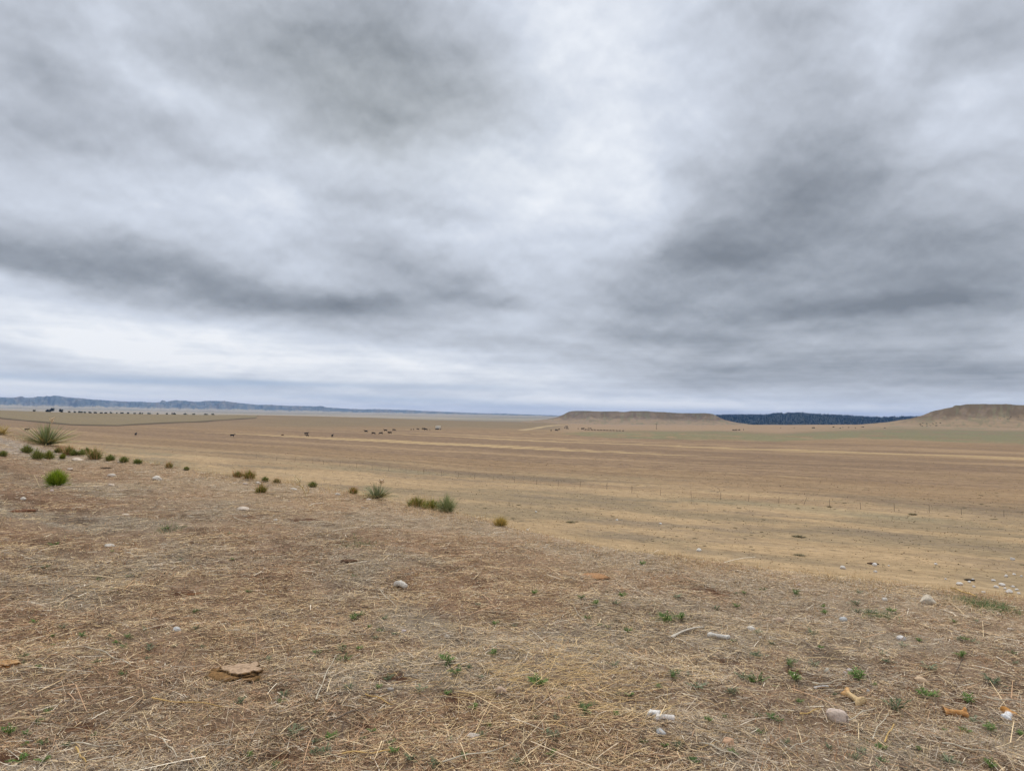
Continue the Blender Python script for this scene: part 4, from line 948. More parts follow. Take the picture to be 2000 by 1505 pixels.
CL = [
    (4, 892, 12, 10, 'green clump at the left edge, level with the row of clumps', 0, None), (50, 884, 20, 12, 'dark green clump under the left side of the large yucca, leftmost of the row', 0, None),
    (70, 897, 23, 15, 'wide dark green clump set lower than the row, below the large yucca', 0, None), (93, 897, 15, 14, 'yellow green narrow clump right of the wide low clump below the yucca', 1, None),
    (121, 896, 8, 8, 'tiny pale green sprig below the middle of the row of clumps', 1, None), (113, 884, 16, 8, 'faded green clump close under the right half of the large yucca', 0, GT),
    (131, 888, 20, 12, 'dark green clump with a reddish dry top right of the large yucca', 0, GO), (143, 890, 10, 9, 'small green clump leaning on the reddish topped clump', 0, None),
    (157, 890, 12, 9, 'grey green clump in the middle of the row right of the yucca', 0, None), (168, 887, 13, 10, 'blackish green clump left of the broad clump near the end of the row', 0, None),
    (182, 897, 24, 16, 'broad upright green clump near the end of the row, largest of the row', 0, GT), (213, 900, 19, 9, 'low mid green clump just right of the broad upright clump', 0, None),
    (240, 903, 16, 9, 'low green clump, last but two at the right end of the row', 0, None), (267, 906, 18, 8, 'low ragged green clump at the right end of the row', 0, None),
    (329, 914, 10, 8, 'small green clump with an orange dry tuft behind it', 0, GO), (363, 918, 11, 5, 'faint green tuft alone right of the orange topped clump', 0, None),
    (485, 936, 22, 13, 'yellow green clump with a wide tan top, right one of a touching pair', 1, GO), (463, 932, 20, 9, 'grey green clump with a tan top, left one of a touching pair', 0, GO),
    (517, 941, 10, 8, 'dull green clump right of the touching tan topped pair', 0, None), (509, 962, 20, 11, 'yellow green clump below the touching tan topped pair', 1, GT),
    (540, 943, 14, 6, 'faded grey green tuft left of the dead branched shrub', 0, GT), (609, 951, 19, 8, 'dark green clump just right of the dead branched shrub', 0, None),
    (689, 964, 17, 9, 'small green clump under an orange dry top left of the middle yucca', 1, GO),
    (812, 990, 50, 14, 'wide green clump with dry spikes left of the blue green tuft', 1, GT), (842, 994, 46, 14, 'olive grass clump wedged against the blue green tuft', 1, C3(170, 150, 90)),
    (978, 1027, 24, 12, 'yellowish grass tuft on the brow right of the blue green tuft', 2, C3(190, 164, 96)),
]
for i, (px, py, w, h, lab, kd, top) in enumerate(CL):
    c1, c2 = ((GD1, GD2), (C3(78, 88, 34), C3(150, 150, 66)), (C3(150, 132, 70), C3(190, 168, 100)))[kd]
    bunch(px, py, w, h, lab, c1, c2, 260, top, 30 + i)
bunch(872, 1000, 34, 25, 'tall fine blue green tuft fanning out on the brow, beside the wide clump', C3(108, 118, 78), C3(160, 164, 116), 480, None, 77, name='grass_clump', blade=.0034)

# dead branched shrub
p = at(597, 970); m_ = span(p)
o = plant('dead_shrub', p, 'bleached dead branched shrub standing bare on the middle brow', 'dead shrub')
def px_branch(pl, r0, r1, seed):
    pts = []
    for q in range(len(pl) - 1):
        for s_ in range(3):
            f = s_ / 3; pts.append((pl[q][0] + (pl[q + 1][0] - pl[q][0]) * f, pl[q][1] + (pl[q + 1][1] - pl[q][1]) * f))
    pts.append(pl[-1]); n_ = len(pts)
    V_ = [Vector(((x - 597) * m_, .05 * math.sin(seed + i * .4), (970 - y) * m_)) for i, (x, y) in enumerate(pts)]
    return tube(V_, [r0 + (r1 - r0) * i / (n_ - 1) for i in range(n_)], C3(214, 194, 154), 6, seed)
add_part('trunk', [px_branch([(597, 972), (594, 960), (588, 949), (582, 939), (573, 928)], .016, .006, 1)], straw_mat, o)
for i, pl in enumerate([[(589, 951), (582, 946), (577, 940), (571, 935)], [(590, 953), (594, 947), (598, 942)], [(585, 943), (588, 936), (588, 930)], [(592, 955), (586, 950), (580, 947)], [(582, 940), (576, 936), (572, 929)], [(594, 962), (600, 961), (603, 955), (602, 949)], [(583, 941), (580, 934), (577, 930)]]):
    add_part('branch', [px_branch(pl, .010, .005, i + 2)], straw_mat, o)

# small green weeds of the foreground
def weed_mesh(name, R_, n, c1, c2, seed):
    g = np.random.default_rng(seed); parts = []
    ns = 7
    for s_ in range(ns):
        a0 = g.uniform(0, 6.28); pit = g.uniform(.15, 1.2); L = R_ * g.uniform(.7, 1.2); k_ = n // ns
        t_ = np.linspace(.15, 1, k_)
        pos = np.stack([np.cos(a0) * np.cos(pit) * L * t_, np.sin(a0) * np.cos(pit) * L * t_, np.sin(pit) * L * t_ * (1 - .25 * t_) + .004], 1)
        hd = a0 + np.where(np.arange(k_) % 2, 1, -1) * g.uniform(.4, 1.2, k_)
        m2 = g.random((k_, 1))
        parts.append(ribbons(pos, hd, R_ * .42 * (1.1 - .5 * t_) * g.uniform(.7, 1.2, k_), R_ * .085, g.uniform(-.1, .9, k_), g.uniform(-.4, .2, k_), c1 * (1 - m2) + c2 * m2, 2, .35, g.normal(0, .5, k_), 1.2))
        parts.append(ribbons(pos[:1] * 0, np.array([a0]), np.array([L]), np.array([R_ * .03]), np.array([pit]), np.array([-.2]), c1[None] * 1.1, 3, .5))
    v_, f_, c_ = join(parts); return mesh_np(name, v_, f_, leaf_mat, c_, smooth=True, link=False)
WG = [weed_mesh('weed', .055, 90, C3(72, 86, 60), C3(112, 124, 90), 1), weed_mesh('weed', .055, 90, C3(66, 88, 46), C3(108, 130, 74), 2), weed_mesh('weed', .055, 80, C3(92, 104, 80), C3(138, 146, 112), 3), weed_mesh('weed', .055, 120, C3(74, 102, 46), C3(120, 146, 74), 4)]
WEEDS = [(329, 1034, 14), (39, 1488, 26), (50, 1455, 12), (13, 1434, 22), (49, 1435, 14), (87, 1487, 20), (131, 1457, 14), (468, 1374, 18), (487, 1476, 14), (292, 1270, 14), (238, 1266, 14), (214, 1245, 12), (107, 1066, 14), (158, 1243, 14), (248, 1246, 14),
    (701, 1205, 18), (688, 1210, 14), (750, 1210, 12), (671, 1289, 20), (668, 1272, 12), (869, 1292, 26), (893, 1317, 22), (916, 1305, 12), (757, 1328, 18), (820, 1350, 18), (681, 1346, 18), (644, 1446, 20), (616, 1449, 14), (634, 1473, 24), (614, 1472, 18), (572, 1434, 24), (535, 1498, 18), (802, 1484, 20), (849, 1494, 20), (904, 1480, 16), (772, 1470, 16), (966, 1220, 12), (963, 1278, 16), (728, 1430, 14), (554, 1360, 18), (616, 1277, 12), (745, 1232, 12), (926, 1382, 16), (939, 1325, 12),
    (1163, 1181, 14), (1322, 1167, 14), (1215, 1166, 14), (1329, 1209, 18), (1297, 1215, 24), (1200, 1300, 14), (1045, 1340, 30), (1139, 1389, 26), (1364, 1344, 24), (1453, 1327, 22), (1480, 1331, 26), (1477, 1282, 20), (1430, 1354, 18), (1312, 1322, 20), (1081, 1440, 18), (1010, 1493, 22), (1205, 1180, 14), (1399, 1191, 14), (1255, 1103, 12), (1044, 1160, 12),
    (1671, 1181, 16), (1552, 1161, 16), (1540, 1299, 20), (1550, 1327, 24), (1678, 1329, 30), (1805, 1363, 30), (1752, 1387, 32), (1889, 1370, 24), (1877, 1282, 18), (1815, 1308, 22), (1940, 1336, 28), (1936, 1428, 22), (1856, 1492, 24), (1684, 1470, 18), (1932, 1497, 20), (1763, 1262, 14), (1587, 1240, 18), (1590, 1299, 16), (1901, 1410, 20), (1882, 1430, 18), (1510, 1407, 22), (1995, 1436, 14), (1620, 1462, 14), (1560, 1372, 12), (1738, 1195, 14), (1700, 1200, 16)]
WL = {869: 'bright green feathery weed, largest in the middle of the slope above the golden straw', 1045: 'broad dark green weed on the golden straw heap', 1752: 'widest green weed between the saddle shaped bone and the amber bone', 39: 'bright green leafy weed in the bottom left corner', 634: 'dense blue green weed, lower right of a bottom edge cluster left of centre', 572: 'pale grey green weed left of the bottom edge weed cluster', 1139: 'dark green weed below right of the golden straw heap', 1297: 'green weed at the left end of the rib bone', 1678: 'bright green weed under the touching pebble pair', 1805: 'bright green weed below the smooth tan oval stone'}
g = random.Random(3)
while len(WEEDS) < 210:
    x_, y_ = g.uniform(0, 2000), 1040 + 460 * g.random() ** .8
    if y_ > np.interp(x_, PXS, EDGE_Y) + 25 and g.random() < .35 + .65 * float(vnoise(np.array([x_ / 170]), np.array([y_ / 90]), 5)[0] > .5) * (.5 + .5 * x_ / 2000): WEEDS.append((x_, y_, g.uniform(8, 15) * (.6 + (y_ - 1040) / 700)))
for i, (px, py, w) in enumerate(WEEDS):
    p = at(px, py); m_ = span(p); s_ = w * m_ / .062
    lab = WL.get(px)
    k_ = 3 if (lab and 'bright' in lab) else g.randrange(4)
    o = link_mesh('weed', WG[k_]); o.location = p; o.scale = (s_, s_, s_ * g.uniform(.8, 1.15)); o.rotation_euler = (0, 0, g.uniform(0, 6.28))
    tag(o, lab or 'small green feathery weed sprouting in the dry straw of the foreground', 'weed', 'small green weeds sprouting in the straw')

# ------------------------------------------------------------------ cattle
def skin_body(name, V_, E_, R_, mat, sub=2):
    me = bpy.data.meshes.new(name + '_sk'); me.from_pydata(V_, E_, []); o = bpy.data.objects.new(name + '_sk', me); COL.objects.link(o)
    md = o.modifiers.new('s', 'SKIN')
    for i, r_ in enumerate(R_): me.skin_vertices[0].data[i].radius = r_
    me.skin_vertices[0].data[0].use_root = True
    sb = o.modifiers.new('b', 'SUBSURF'); sb.levels = sub; sb.render_levels = sub
    dg = bpy.context.evaluated_depsgraph_get(); ev = o.evaluated_get(dg)
    out = bpy.data.meshes.new_from_object(ev); out.name = name
    bpy.data.objects.remove(o); out.materials.clear(); out.materials.append(mat)
    for p_ in out.polygons: p_.use_smooth = True
    return out
def cow_mesh(head_down, mat, seed=0, lying=False):
    V_, E_, R_ = [], [], []
    def add(p, r_, parent=None):
        V_.append(p); R_.append(r_ if isinstance(r_, tuple) else (r_, r_))
        if parent is not None: E_.append((parent, len(V_) - 1))
        return len(V_) - 1
    zb = 0.96 if not lying else .50
    rump = add((-.62, 0, zb + .06), (.25, .30)); loin = add((-.25, 0, zb + .02), (.30, .34), rump); barrel = add((.15, 0, zb - .02), (.33, .37), loin); sh = add((.55, 0, zb + .03), (.26, .35), barrel)
    tail0 = add((-.90, 0, zb + .22), (.09, .09), rump); tail1 = add((-.98, 0, zb - .05), (.03, .03), tail0); add((-.98, .02, zb - .42), (.045, .045), tail1)
    if head_down:
        n1_ = add((.85, 0, zb - .05), (.16, .22), sh); n2_ = add((1.12, .02, zb - .42), (.12, .15), n1_); hd = add((1.26, .03, zb - .66), (.11, .12), n2_); mz = add((1.36, .03, zb - .86), (.075, .08), hd)
        ear = (1.14, zb - .50)
    else:
        n1_ = add((.86, 0, zb + .16), (.16, .22), sh); n2_ = add((1.10, .02, zb + .36), (.12, .16), n1_); hd = add((1.30, .03, zb + .38), (.11, .12), n2_); mz = add((1.54, .03, zb + .24), (.075, .085), hd)
        ear = (1.18, zb + .46)
    for s_ in (-1, 1):
        add((ear[0], s_ * .22 + .02, ear[1]), (.05, .03), n2_)
        if not lying:
            h1 = add((-.68, s_ * .19, .66), (.15, .12), rump); h2 = add((-.58 + .06 * s_, s_ * .19, .52), (.10, .09), h1); h3 = add((-.72 + .06 * s_, s_ * .19, .36), (.065, .06), h2); h4 = add((-.69 + .06 * s_, s_ * .19, .10), (.055, .05), h3); add((-.66 + .06 * s_, s_ * .19, .03), (.07, .06), h4)
            f1 = add((.55, s_ * .18, .64), (.13, .10), sh); f2 = add((.57 - .05 * s_, s_ * .17, .38), (.07, .065), f1); f3 = add((.56 - .05 * s_, s_ * .17, .10), (.055, .05), f2); add((.59 - .05 * s_, s_ * .17, .03), (.07, .06), f3)
    if not lying: add((-.40, 0, .60), (.12, .12), loin)
    return skin_body('cow', V_, E_, R_, mat, 1)
cow_black = flat_mat('black_cowhide', C3(30, 27, 26), .75, .15, .2, 3); cow_brown = flat_mat('red_brown_cowhide', C3(70, 42, 34), .75, .15, .2, 3)
CM = {('g', 0): cow_mesh(True, cow_black), ('s', 0): cow_mesh(False, cow_black), ('l', 0): cow_mesh(False, cow_black, 0, True)}
mb = CM[('s', 0)].copy(); mb.materials.clear(); mb.materials.append(cow_brown); CM[('s', 1)] = mb
mb = CM[('g', 0)].copy(); mb.materials.clear(); mb.materials.append(cow_brown); CM[('g', 1)] = mb
HERD = [ # px, py of the hooves, pose, coat, heading (0 = right), label
    (52, 841.5, 's', 1, 10, 'lone dark red brown cow left of the large yucca, leftmost of the herd', 1.0),
    (265, 850.5, 's', 0, 80, 'black cow seen end on, alone between the large yucca and the walking cow', 1.0),
    (453.5, 853.0, 's', 0, 5, 'black cow walking to the right, largest looking and nearest of the herd', 1.0),
    (552, 851.0, 'g', 1, 175, 'small reddish brown calf alone right of the walking black cow', .62),
    (598, 849.2, 's', 0, 10, 'black cow standing just behind a calf, upper one of a close pair', 1.0),
    (600, 852.4, 's', 0, 170, 'black calf standing in front of a cow, lower one of a close pair', .75),
    (649, 853.3, 's', 0, 60, 'black cow alone right of the cow and calf pair', 1.0),
    (714.8, 844.4, 's', 0, 175, 'black cow standing side on, leftmost of the middle bunch', 1.0),
    (729, 848.0, 'g', 0, 10, 'grazing black cow, left one of the lower pair in the middle bunch', 1.0),
    (744, 848.0, 'g', 0, 170, 'grazing black cow, right one of the lower pair in the middle bunch', 1.0),
    (753, 842.2, 's', 0, 180, 'black cow high in the middle bunch, left one of the upper pair', 1.0),
    (769.3, 841.3, 'g', 0, 5, 'black cow high in the middle bunch, right one of the upper pair', 1.0),
    (761.8, 847.4, 's', 0, 190, 'black cow between the upper and lower pairs with a calf beside it', 1.0),
    (758, 845.6, 's', 0, 90, 'black calf tucked beside a cow in the middle bunch', .7),
    (803, 839.6, 's', 1, 60, 'tiny dark calf, left one of two between middle bunch and white trailer', .55),
    (807.6, 839.6, 's', 1, 90, 'small dark calf, right one of two between middle bunch and white trailer', .7),
    (815.8, 839.2, 'g', 0, 20, 'small black cow alone left of the overlapping pair near the white trailer', .85),
    (826.5, 839.2, 's', 0, 10, 'black cow, rear one of an overlapping pair left of the white trailer', 1.0),
    (831.5, 840.4, 'g', 0, 5, 'black cow, front one of an overlapping pair left of the white trailer', 1.05),
    (839.5, 840.0, 's', 1, 90, 'dark calf seen end on between the overlapping pair and the white trailer', .6),
    (852.5, 839.6, 's', 0, 5, 'black cow standing in front of the white trailer', 1.0),
    (860.5, 839.3, 's', 0, 100, 'black cow at the right end of the white trailer', .8),
    (1076.3, 842.2, 's', 0, 80, 'black cow end on below the pale dirt track, leftmost of the far bunch', 1.0),
    (1086.5, 841.6, 'g', 0, 5, 'black cow below the pale dirt track, left of centre in the far bunch', 1.05),
    (1091.8, 839.8, 's', 0, 50, 'black cow set just above its neighbours in the far bunch', .85),
    (1103.4, 836.5, 's', 0, 80, 'black cow on the pale dirt track, tallest of three close together', 1.0),
    (1107.2, 834.6, 's', 0, 170, 'black cow farthest back of three close together on the track', 1.0),
    (1107.6, 837.9, 'g', 0, 10, 'black cow lowest of three close together on the track', .9),
    (1129.2, 838.0, 's', 1, 80, 'dark calf alone between the track bunch and the feeding line', .7),
    (1137.6, 839.4, 's', 0, 15, 'large black cow at the left end of the feeding line', 1.25),
    (1149, 837.4, 's', 0, 90, 'black cow standing up behind the left part of the feeding line', .9),
    (1153.2, 837.6, 'g', 0, 10, 'small black cow behind the left part of the feeding line, right of the standing one', .8),
    (1432.5, 841.0, 'g', 0, 10, 'black cow beyond the green strip under the forest, leftmost of a small group', .9),
    (1437.5, 840.8, 's', 0, 30, 'black cow beyond the green strip under the forest, second from left of a small group', .9),
    (1443.8, 840.6, 'g', 0, 170, 'black cow beyond the green strip under the forest, third from left of a small group', .9),
    (1452.0, 840.2, 's', 0, 90, 'black cow beyond the green strip under the forest, right end of a small group', .9),
]
for i in range(13):
    x = 1143.5 + i * 6.1
    HERD.append((x, 840.2 + i * .16, 'g' if i % 3 else 's', 0, (5, 175)[i % 2], 'black cow feeding head to tail in the long dark line below the mesa', .8 - .012 * i))
for i, (px, py, pose, coat, hd, lab, s_) in enumerate(HERD):
    p = at(px, py)
    o = link_mesh('cow', CM[(pose, coat)]); o.location = p - Vector((0, 0, .02)); o.scale = (s_,) * 3
    o.rotation_euler = (0, 0, RAD(hd) - math.atan2(p.x, p.y) + RAD(random.Random(i).uniform(-14, 14)))
    tag(o, lab, 'cow', 'cattle grazing on the fields')

# ------------------------------------------------------------------ white stock trailer
p = at(855.3, 838.4); s_ = 1.0
tr = plant('stock_trailer', p, 'small white boxy trailer parked among the black cattle on the slope', 'trailer', None, -math.atan2(p.x, p.y))
white_paint = flat_mat('white_paint', C3(232, 226, 212), .5, .4, .06, 2); dark_rub = flat_mat('black_rubber', C3(28, 28, 28), .9, .2, .2, 4); grey_metal = flat_mat('grey_metal', C3(110, 108, 104), .5, .5, .15, 4)
def box_mesh(bm, c, s__, bev=0.0):
    r_ = bmesh.ops.create_cube(bm, size=1.0); 
    for v_ in r_['verts']: v_.co = Vector((v_.co.x * s__[0] + c[0], v_.co.y * s__[1] + c[1], v_.co.z * s__[2] + c[2]))
    if bev:
        es = list({e for v_ in r_['verts'] for e in v_.link_edges}); bmesh.ops.bevel(bm, geom=es, offset=bev, segments=2, affect='EDGES')
def bm_obj(name, bm, mat, parent=None):
    me = bpy.data.meshes.new(name); bm.to_mesh(me); bm.free(); me.materials.append(mat); return link_mesh(name, me, parent)
bm = bmesh.new(); box_mesh(bm, (0, 0, 1.72), (3.5, 2.0, 1.9), .12); bm_obj('body', bm, white_paint, tr)
bm = bmesh.new(); box_mesh(bm, (0, 0, .66), (3.6, 1.6, .16)); bm_obj('frame', bm, grey_metal, tr)
for sx_ in (-1, 1):
    bm = bmesh.new(); bmesh.ops.create_cone(bm, segments=16, radius1=.36, radius2=.36, depth=2.04, cap_ends=True, matrix=Matrix.Translation((sx_ * .45 - .1, 0, .37)) @ Matrix.Rotation(RAD(90), 4, 'X')); bm_obj('wheel', bm, dark_rub, tr)
for k_ in range(4):
    bm = bmesh.new(); box_mesh(bm, (-1.2 + .8 * k_, -1.004, 1.95), (.5, .03, .22)); bm_obj('vent', bm, dark_rub, tr)
bm = bmesh.new(); box_mesh(bm, (2.3, 0, .66), (1.1, .12, .12)); box_mesh(bm, (2.8, 0, .4), (.08, .08, .6)); bm_obj('tow_bar', bm, grey_metal, tr)

# ------------------------------------------------------------------ fence across the field, utility pole
POSTS = [(500, 895), (540, 899), (576, 902), (611, 906), (632, 907), (664, 909), (696, 914), (727, 917), (759, 919), (793, 922), (828, 925), (862, 930), (895, 932), (927, 935), (963, 939), (1005, 942), (1048, 946), (1090, 949), (1133, 951), (1185, 955), (1234, 962), (1290, 967), (1350, 972), (1407, 976), (1462, 979), (1521, 982), (1570, 985), (1620, 989), (1681, 994), (1747, 998), (1815, 1001), (1878, 1005), (1961, 1009), (2040, 1014), (2120, 1019), (2200, 1024)]
fe = plant('wire_fence', at(1234, 962), 'long sparse wire fence on thin leaning posts crossing the brown field', 'fence')
org = fe.location.copy(); tops = []
post_mat = flat_mat('weathered_post', C3(112, 100, 84), .9, .1, .25, 2)
for i, (px, py) in enumerate(POSTS):
    f = i / len(POSTS); q = at(px, py); r_ = random.Random(i); h_ = r_.uniform(1.1, 1.45); lx, ly = r_.uniform(-.08, .08), r_.uniform(-.06, .06)
    if px == 1570: lx = .4
    bm = bmesh.new(); bmesh.ops.create_cone(bm, segments=7, radius1=.036, radius2=.03, depth=h_ + .4, cap_ends=True, matrix=Matrix.Translation((0, 0, h_ / 2 - .2)))
    for v_ in bm.verts: v_.co.x += lx * v_.co.z; v_.co.y += ly * v_.co.z
    o = bm_obj('post', bm, post_mat, fe); o.location = q - org
    tops.append([q - org + Vector((lx * z_, ly * z_, z_)) for z_ in (.35, .7, 1.02)])
for k_ in range(3):
    pts = []
    for a, b_ in zip(tops[:-1], tops[1:]):
        for s_ in range(4): 
            f = s_ / 4; pts.append(a[k_].lerp(b_[k_], f) - Vector((0, 0, .10 * math.sin(f * math.pi))))
    pts.append(tops[-1][k_]); v_, f_, c_ = tube(pts, [.004] * len(pts), C3(90, 84, 78), 4, k_)
    mesh_np('wire', v_, f_, wood_mat, c_, parent=fe)
p = at(1282, 838.4)
up = plant('utility_pole', p, 'lone wooden utility pole with a crossarm in front of the mesa', 'utility pole', None, RAD(8))
h_ = 12.0 * span(p)
bm = bmesh.new(); bmesh.ops.create_cone(bm, segments=8, radius1=.20, radius2=.13, depth=h_, cap_ends=True, matrix=Matrix.Translation((0, 0, h_ / 2))); bm_obj('pole', bm, post_mat, up)
bm = bmesh.new(); box_mesh(bm, (0, -.2, h_ - .7), (2.4, .14, .16)); bm_obj('crossarm', bm, post_mat, up)
for sx_ in (-1, 0, 1):
    bm = bmesh.new(); bmesh.ops.create_cone(bm, segments=8, radius1=.07, radius2=.05, depth=.22, cap_ends=True, matrix=Matrix.Translation((sx_ * 1.05, -.2, h_ - .51))); bm_obj('insulator', bm, grey_metal, up)

# ------------------------------------------------------------------ trees along the far crest at left, shrubs on the aprons
bark = flat_mat('dark_bark', C3(62, 52, 44), .95, .05, .25, 2)
def tree(px, py, wpx, hpx, rdist, lab, tone, seed):
    d = ray(px, py); hl = math.hypot(d.x, d.y); x, y = d.x / hl * rdist, d.y / hl * rdist
    z = th(x, y); m_ = rdist / F_PX; zt = EZ + slope_at(px, py - hpx * (.95 if wpx > 12 and hpx > 5 else .5)) * rdist
    H = max(zt - z, 2.0); Wd = wpx * m_ * .66
    o = plant('tree', Vector((x, y, z)), lab, 'tree', 'trees beyond the far crest at left')
    v_ = tube([Vector((0, 0, 0)), Vector((.1, 0, H * .35)), Vector((0, .1, H * .75))], [.28, .2, .06], C3(60, 50, 42), 7, seed)
    add_part('trunk', [v_], wood_mat, o)
    g_ = np.random.default_rng(seed); n_ = 900
    cl = [(g_.uniform(-.32, .32) * Wd, g_.uniform(-.32, .32) * Wd, H * g_.uniform(.35, .82), Wd * g_.uniform(.13, .22)) for _ in range(11)]
    ci = g_.integers(0, len(cl), n_); cl = np.array(cl)[ci]
    u3 = g_.normal(0, 1, (n_, 3)); u3 /= np.linalg.norm(u3, axis=1)[:, None]
    pos = cl[:, :3] + u3 * cl[:, 3:4] * g_.uniform(.55, 1.0, (n_, 1)) * np.array([1, 1, .8])
    cc = tone[None] * g_.uniform(.5, 1.5, (n_, 1))
    add_part('crown', [ribbons(pos, g_.uniform(0, 6.28, n_), .75, .6, g_.uniform(-1, 1, n_), .3, cc, 1, .6, g_.normal(0, .8, n_))], leaf_mat, o)
TD = C3(40, 48, 36); TM = C3(112, 118, 104)
TREES = [(99, 801, 13, 5.6, 'dark rounded tree on the crest, left one of the two big ones', TD), (119, 801.6, 15, 7.6, 'dark tall tree on the crest, right one of the two big ones', TD),
    (92, 801.2, 6, 2.4, 'low dark bush touching the left side of the two big trees', TD), (67, 801, 8, 2.6, 'grey green tree alone left of the two big trees', TM), (136, 803.6, 8, 2.6, 'grey green low tree next right of the two big trees', TM), (146, 803.8, 6, 2.6, 'grey green tree second right of the two big trees', TM),
    (157, 804.2, 9, 2.8, 'grey green tree at the left end of the dark row', TM), (166, 804.2, 6, 2.0, 'small grey tree squeezed before the dark low row', TM), (176, 805, 9, 2.6, 'dark low tree at the start of the dark row', TD), (186, 805, 8, 2.2, 'dark low tree second in the dark row', TD), (198, 805.4, 9, 2.2, 'dark low tree third in the dark row', TD), (207, 805.6, 8, 2.0, 'dark low tree at the end of the dark row', TD),
    (217, 805.6, 11, 3.0, 'broad grey green tree just past the dark row', TM), (228, 806, 3, 3.4, 'slim dark tree past the dark row', TM), (238, 806.4, 12, 3.4, 'broad dark tree, second broad one past the dark row', C3(56, 64, 50)), (249, 806.6, 5, 2.8, 'small dark tree touching the second broad tree', C3(56, 64, 50)), (263, 807, 6, 2.6, 'round tree alone after the second broad tree', TM), (273, 807, 7, 3.2, 'dark round tree paired with a thin one', C3(60, 70, 58)), (278, 807, 2.5, 2.4, 'thin tree paired with a dark round one', TM),
    (292, 807.2, 11, 2.0, 'low wide bush in the gap after the paired trees', TM), (308, 807.2, 3, 2.8, 'thin pale tree standing alone beyond the low wide bush', TM), (326, 807.4, 7, 2.6, 'round tree left of the darkest round tree on the right part of the crest', TM), (340, 807.4, 9, 2.8, 'darkest round tree on the right part of the crest', C3(54, 62, 54)), (362, 807.6, 10, 1.6, 'low wide bush right of the darkest round tree', TM), (378, 807.6, 6, 2.0, 'small round tree second right of the darkest round tree', TM), (402, 808, 10, 1.6, 'low bush last but one on the crest to the right', TM), (416, 808, 8, 1.6, 'low bush farthest right on the crest', TM)]
for i, (px, py, w, h, lab, tn_) in enumerate(TREES): tree(px, py, w * random.Random(i).uniform(.6, 1.25), h * random.Random(i + 5).uniform(.7, 1.3), 1250, lab, tn_, 300 + i)
sh_me = None
g_ = np.random.default_rng(5)
def shrub_mesh(seed, tone):
    g_ = np.random.default_rng(seed); n_ = 160; u3 = g_.normal(0, 1, (n_, 3)); u3 /= np.linalg.norm(u3, axis=1)[:, None]
    pos = u3 * g_.uniform(.5, 1, (n_, 1)) * np.array([.8, .8, .55]) + np.array([0, 0, .5])
    v_, f_, c_ = ribbons(pos, g_.uniform(0, 6.28, n_), .5, .4, g_.uniform(-1, 1, n_), .3, tone[None] * g_.uniform(.6, 1.4, (n_, 1)), 1, .6, g_.normal(0, .8, n_))
    return mesh_np('shrub', v_, f_, leaf_mat, c_, link=False)
SM = [shrub_mesh(1, C3(80, 76, 54)), shrub_mesh(2, C3(96, 88, 64))]
SHR = [(1790 + 70 * (i / 26) + r_[0] * 10, 826 + r_[1] * 6) for i, r_ in enumerate(g_.random((16, 2)))] + [(1950 + r_[0] * 48, 811 + r_[1] * 8) for r_ in g_.random((12, 2))] + [(1500 + r_[0] * 230, 833.5 + r_[1] * 3) for r_ in g_.random((12, 2))]
DEPS = bpy.context.evaluated_depsgraph_get(); DEPS.update()
for i, (px, py) in enumerate(SHR):
    hit, loc, nrm, _, ob, _ = SC.ray_cast(DEPS, Vector((0, 0, EZ)) + ray(px, py) * 300.0, ray(px, py))
    if not hit: continue
    o = link_mesh('shrub', SM[i % 2]); o.location = loc - Vector((0, 0, .2)); s_ = .45 + .45 * g_.random(); o.scale = (s_ * 1.3, s_ * 1.3, s_)
    tag(o, 'small dark shrub dotted on the grassy foot slope under the mesas', 'shrub', 'shrubs dotted on the far foot slopes')
# low dark tufts and clods on the pale field
TUF = [(1783, 1005, 16, 6, 'broad dark green tuft on the pale field near the fence at right'), (1560, 1048, 24, 5, 'flat wide olive tuft on the pale field above the stone on the knoll lip'), (1562, 1084, 22, 4, 'flat olive tuft right of the white stone perched on the knoll lip'), (1115, 1020, 18, 5, 'dark olive tuft on the pale field beyond the middle of the brow'), (1620, 990, 9, 4, 'dark tuft beside a white fence post'), (1780, 1035, 0, 0, '')]
tuft_me = [mesh_np('tuft', *(lambda t_: (t_[0], t_[1]))(blades_local(160, .5, .45, .05, C3(80, 76, 48), C3(120, 112, 74), q, .9, (.2, 1.3), (-.5, .1), 2)), leaf_mat, blades_local(160, .5, .45, .05, C3(80, 76, 48), C3(120, 112, 74), q, .9, (.2, 1.3), (-.5, .1), 2)[2], link=False) for q in (1, 2, 3)]
for px, py, w, h, lab in TUF:
    if not w: continue
    p = at(px, py); m_ = span(p); o = link_mesh('tuft', tuft_me[px % 3]); o.location = p; o.scale = (w * m_ * .8, w * m_ * .8, h * m_ * 2.0); tag(o, lab, 'tuft', 'dark tufts on the pale field')
for i in range(95):
    px, py = 930 + 1070 * g_.random(), 950 + 170 * g_.random()
    if py > np.interp(px, PXS, EDGE_Y) - 12: continue
    p = at(px, py); m_ = span(p); w = g_.uniform(3, 9)
    o = link_mesh('tuft', tuft_me[i % 3]); o.location = p; o.scale = (w * m_ * .8, w * m_ * .8, w * m_ * .45); o.rotation_euler = (0, 0, i)
    tag(o, 'small dark tuft dotted on the pale grazed field below the knoll', 'tuft', 'dark tufts on the pale field')

